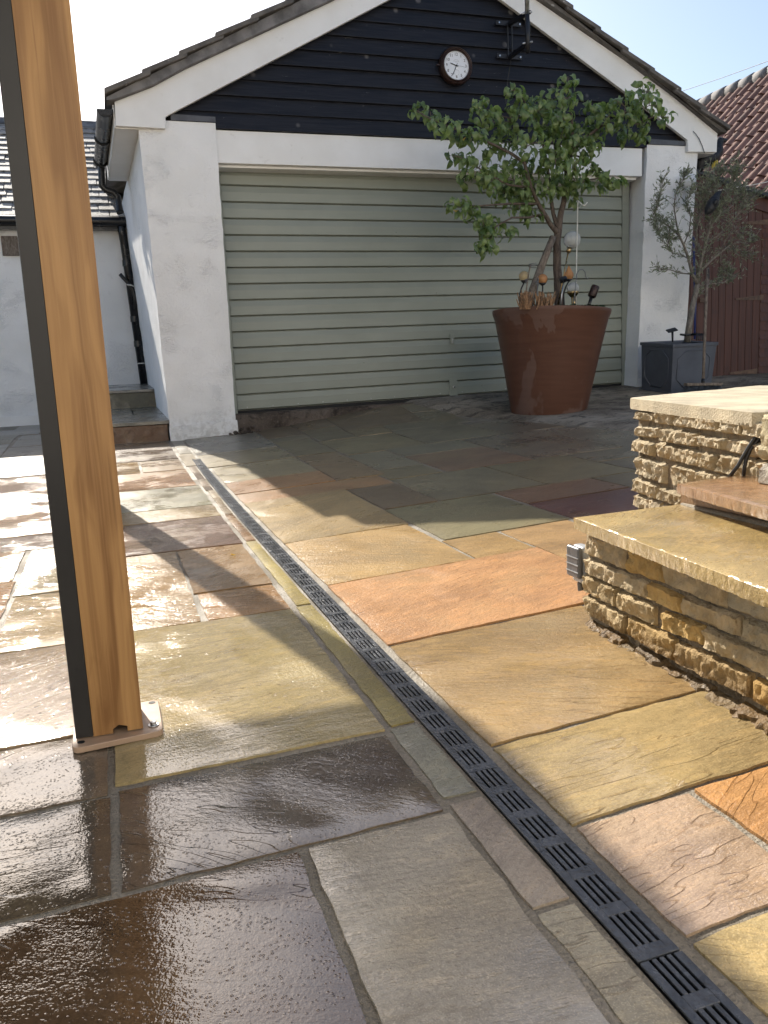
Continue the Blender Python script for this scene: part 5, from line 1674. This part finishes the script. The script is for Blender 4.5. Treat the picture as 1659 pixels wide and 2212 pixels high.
# small things in the planter
t = thing('solar_spike', 'small black solar panel on a short spike in the grey planter', 'garden light', loc=tuple(z4(436, 1785, 7.08)))
MB().hexa([Vector(q) for q in ((-.06, .02, .07), (.05, .02, .09), (.05, .07, .12), (-.06, .07, .10), (-.06, .015, .078), (.05, .015, .098), (.05, .065, .128), (-.06, .065, .108))]).build('panel', M['black'], t, bevel=.002)
MB().tube([(0, .035, -.02), (0, .04, .095)], [.008, .012], 8).build('spike', M['black'], t, smooth=True)
t = thing('hand_fork', 'black garden hand rake lying across the rim of the planter', 'garden tool', loc=tuple(z4(560, 1755, 7.10)))
o0 = t.location.copy()
MB().tube([z4(475, 1745, 7.10) - o0, z4(520, 1750, 7.10) - o0, z4(600, 1742, 7.08) - o0], [.010, .012, .010], 8).build('handle', M['black'], t, smooth=True)
for k in range(5):
    x = 590 + k * 13
    MB().tube([z4(560 + k * 16, 1738, 7.08) - o0, z4(x + 10, 1752, 7.05) - o0, z4(x + 5, 1785, 7.02) - o0], .007, 6).build('tine', M['iron'], t, smooth=True)
o = MB().tube([z4(578, 1780, 7.45), z4(584, 1500, 7.5), z4(575, 1250, 7.56), z4(570, 1040, 7.6)], .012, 8).build('blue_pole', M['blue'], None, smooth=True)
tag(o, 'slim blue pole standing behind the olive trunk', 'pole')
br = thing('broom', 'wooden yard broom with grey bristles leaning on the planter', 'broom', loc=(5.52, 6.78, .42))
OBr = Vector(br.location)
MB().tube([z4(640, 2090, 6.76) - OBr, z4(650, 1800, 6.84) - OBr, z4(662, 1500, 6.92) - OBr, z4(673, 1268, 6.98) - OBr], [.014, .0145, .0145, .013], 10).build('handle', M['oldwood'], br, smooth=True)
MB().tube([z4(638, 2098, 6.757) - OBr, z4(640, 2065, 6.765) - OBr], [.019, .017], 10).build('socket', M['iron'], br, smooth=True)
MB().tube([z4(674, 1262, 6.98) - OBr, z4(680, 1290, 6.95) - OBr, z4(684, 1330, 6.95) - OBr, z4(678, 1360, 6.95) - OBr, z4(672, 1310, 6.95) - OBr], .004, 6).build('hanging_loop', M['cable'], br, smooth=True)
a, b = z4(512, 2105, 6.80) - OBr, z4(768, 2102, 6.70) - OBr
MB().hexa([a + Vector(q) for q in ((0, -.03, -.014), )] + [b + Vector((0, -.03, -.014)), b + Vector((0, .03, -.014)), a + Vector((0, .03, -.014)), a + Vector((0, -.03, .014)), b + Vector((0, -.03, .014)), b + Vector((0, .03, .014)), a + Vector((0, .03, .014))]).build('head', M['oldwood'], br, bevel=.004)
mb = MB()
for k in range(260):
    t = random.random()
    p = a.lerp(b, .03 + .94 * t) + Vector((0, random.uniform(-.024, .024), -.014))
    q = p + Vector(((t - .5) * .06 + random.uniform(-.012, .012), random.uniform(-.025, .025), -.062 + random.uniform(-.004, .006)))
    mb.tube([p, q], [.0022, .0016], 3, cap=False)
o = mb.build('bristles', M['bristle'], br)
o['kind'] = 'stuff'

# ================================================================== birds, cords, wire, fallen leaf
def bird(name, label, pts, rad, Y, extra=None):
    t = thing(name, label, 'decoy bird', loc=tuple(z4(pts[len(pts) // 2][0], pts[len(pts) // 2][1], Y)))
    o0 = t.location.copy()
    P = [z4(x, y, Y) - o0 for x, y in pts]
    Q, Rr = [], []
    for i in range(len(P) - 1):
        for s in (0, .25, .5, .75):
            Q.append(P[i].lerp(P[i + 1], s)); Rr.append(rad[i] + (rad[i + 1] - rad[i]) * s + .004 * nz(i * 3 + s * 9, 1))
    Q.append(P[-1]); Rr.append(rad[-1])
    MB().tube(Q, Rr, 12).build('body', M['feather'], t, smooth=True)
    return t, o0
t, o0 = bird('decoy_bird', 'black decoy crow hanging among the olive branches', [(770, 712), (745, 735), (722, 775), (700, 815), (680, 850), (663, 872), (655, 880)], [.006, .028, .048, .055, .046, .022, .006], 7.0)
MB().tube([z4(756, 718, 7.0) - o0, z4(776, 716, 6.99) - o0], [.012, .003], 6).build('beak', M['iron'], t, smooth=True)
for s in (-1, 1):
    w0 = z4(728 + 14 * s, 770, 6.98 - .05 * (s > 0)) - o0
    w1 = z4(690 + 12 * s, 838, 6.98) - o0
    MB().tube([w0, w0.lerp(w1, .5), w1], [.020, .024, .006], 8).build('wing', M['feather'], t, smooth=True)
t, o0 = bird('decoy_bird', 'black and yellow decoy bird perched under the right garage eaves', [(612, 575), (620, 520), (650, 490), (700, 470), (735, 430), (745, 385), (760, 350), (775, 340)], [.03, .06, .085, .09, .075, .055, .048, .02], 7.95)
MB().tube([z4(765, 345, 7.95) - o0, z4(800, 348, 7.93) - o0, z4(818, 340, 7.92) - o0], [.034, .022, .004], 8).build('beak', M['iron'], t, smooth=True)
MB().tube([z4(740, 480, 7.90) - o0, z4(725, 520, 7.89) - o0, z4(700, 548, 7.88) - o0], [.012, .034, .012], 8).build('breast', M['yellow'], t, smooth=True)
cords = [z4(575, 730, 7.72), z4(700, 716, 7.70), z4(820, 695, 7.72), z4(930, 678, 7.75), z4(1000, 668, 7.8), z4(1110, 645, 7.85), z4(1300, 610, 7.9)]
o = MB().tube(cords, .0048, 6).build('washing_line', M['rope'], None, smooth=True)
tag(o, 'white cord strung from the garage pillar across the olive tree', 'cord')
o = MB().tube([at(1300, 256, 26), at(1455, 203, 22), at(1560, 168, 19), at(1659, 132, 16.5), at(1800, 82, 14)], .008, 5).build('overhead_wire', M['wire'], None, smooth=True)
tag(o, 'thin overhead wire crossing the sky above the red pantile roof', 'wire')
o = MB().tube([z4(568, 282, 7.69), z4(585, 300, 7.69), z4(610, 335, 7.695), z4(632, 385, 7.695), z4(650, 440, 7.695)], .004, 5).build('loose_wire', M['cable'], None, smooth=True)
tag(o, 'loose black wire hanging on the right bargeboard', 'wire')
p = Vector((.40, 3.27, 0))
p.z = gz(p.x, p.y) + .004
o = bpy.data.objects.new('fallen_leaf', leaf_mesh(.045, .012, .8, .4, 'fallen_leaf', M['leafy']))
link(o)
o.location = p
o.rotation_euler = (.1, .2, .5)
tag(o, 'single small yellow green leaf fallen on the wet paving', 'leaf')
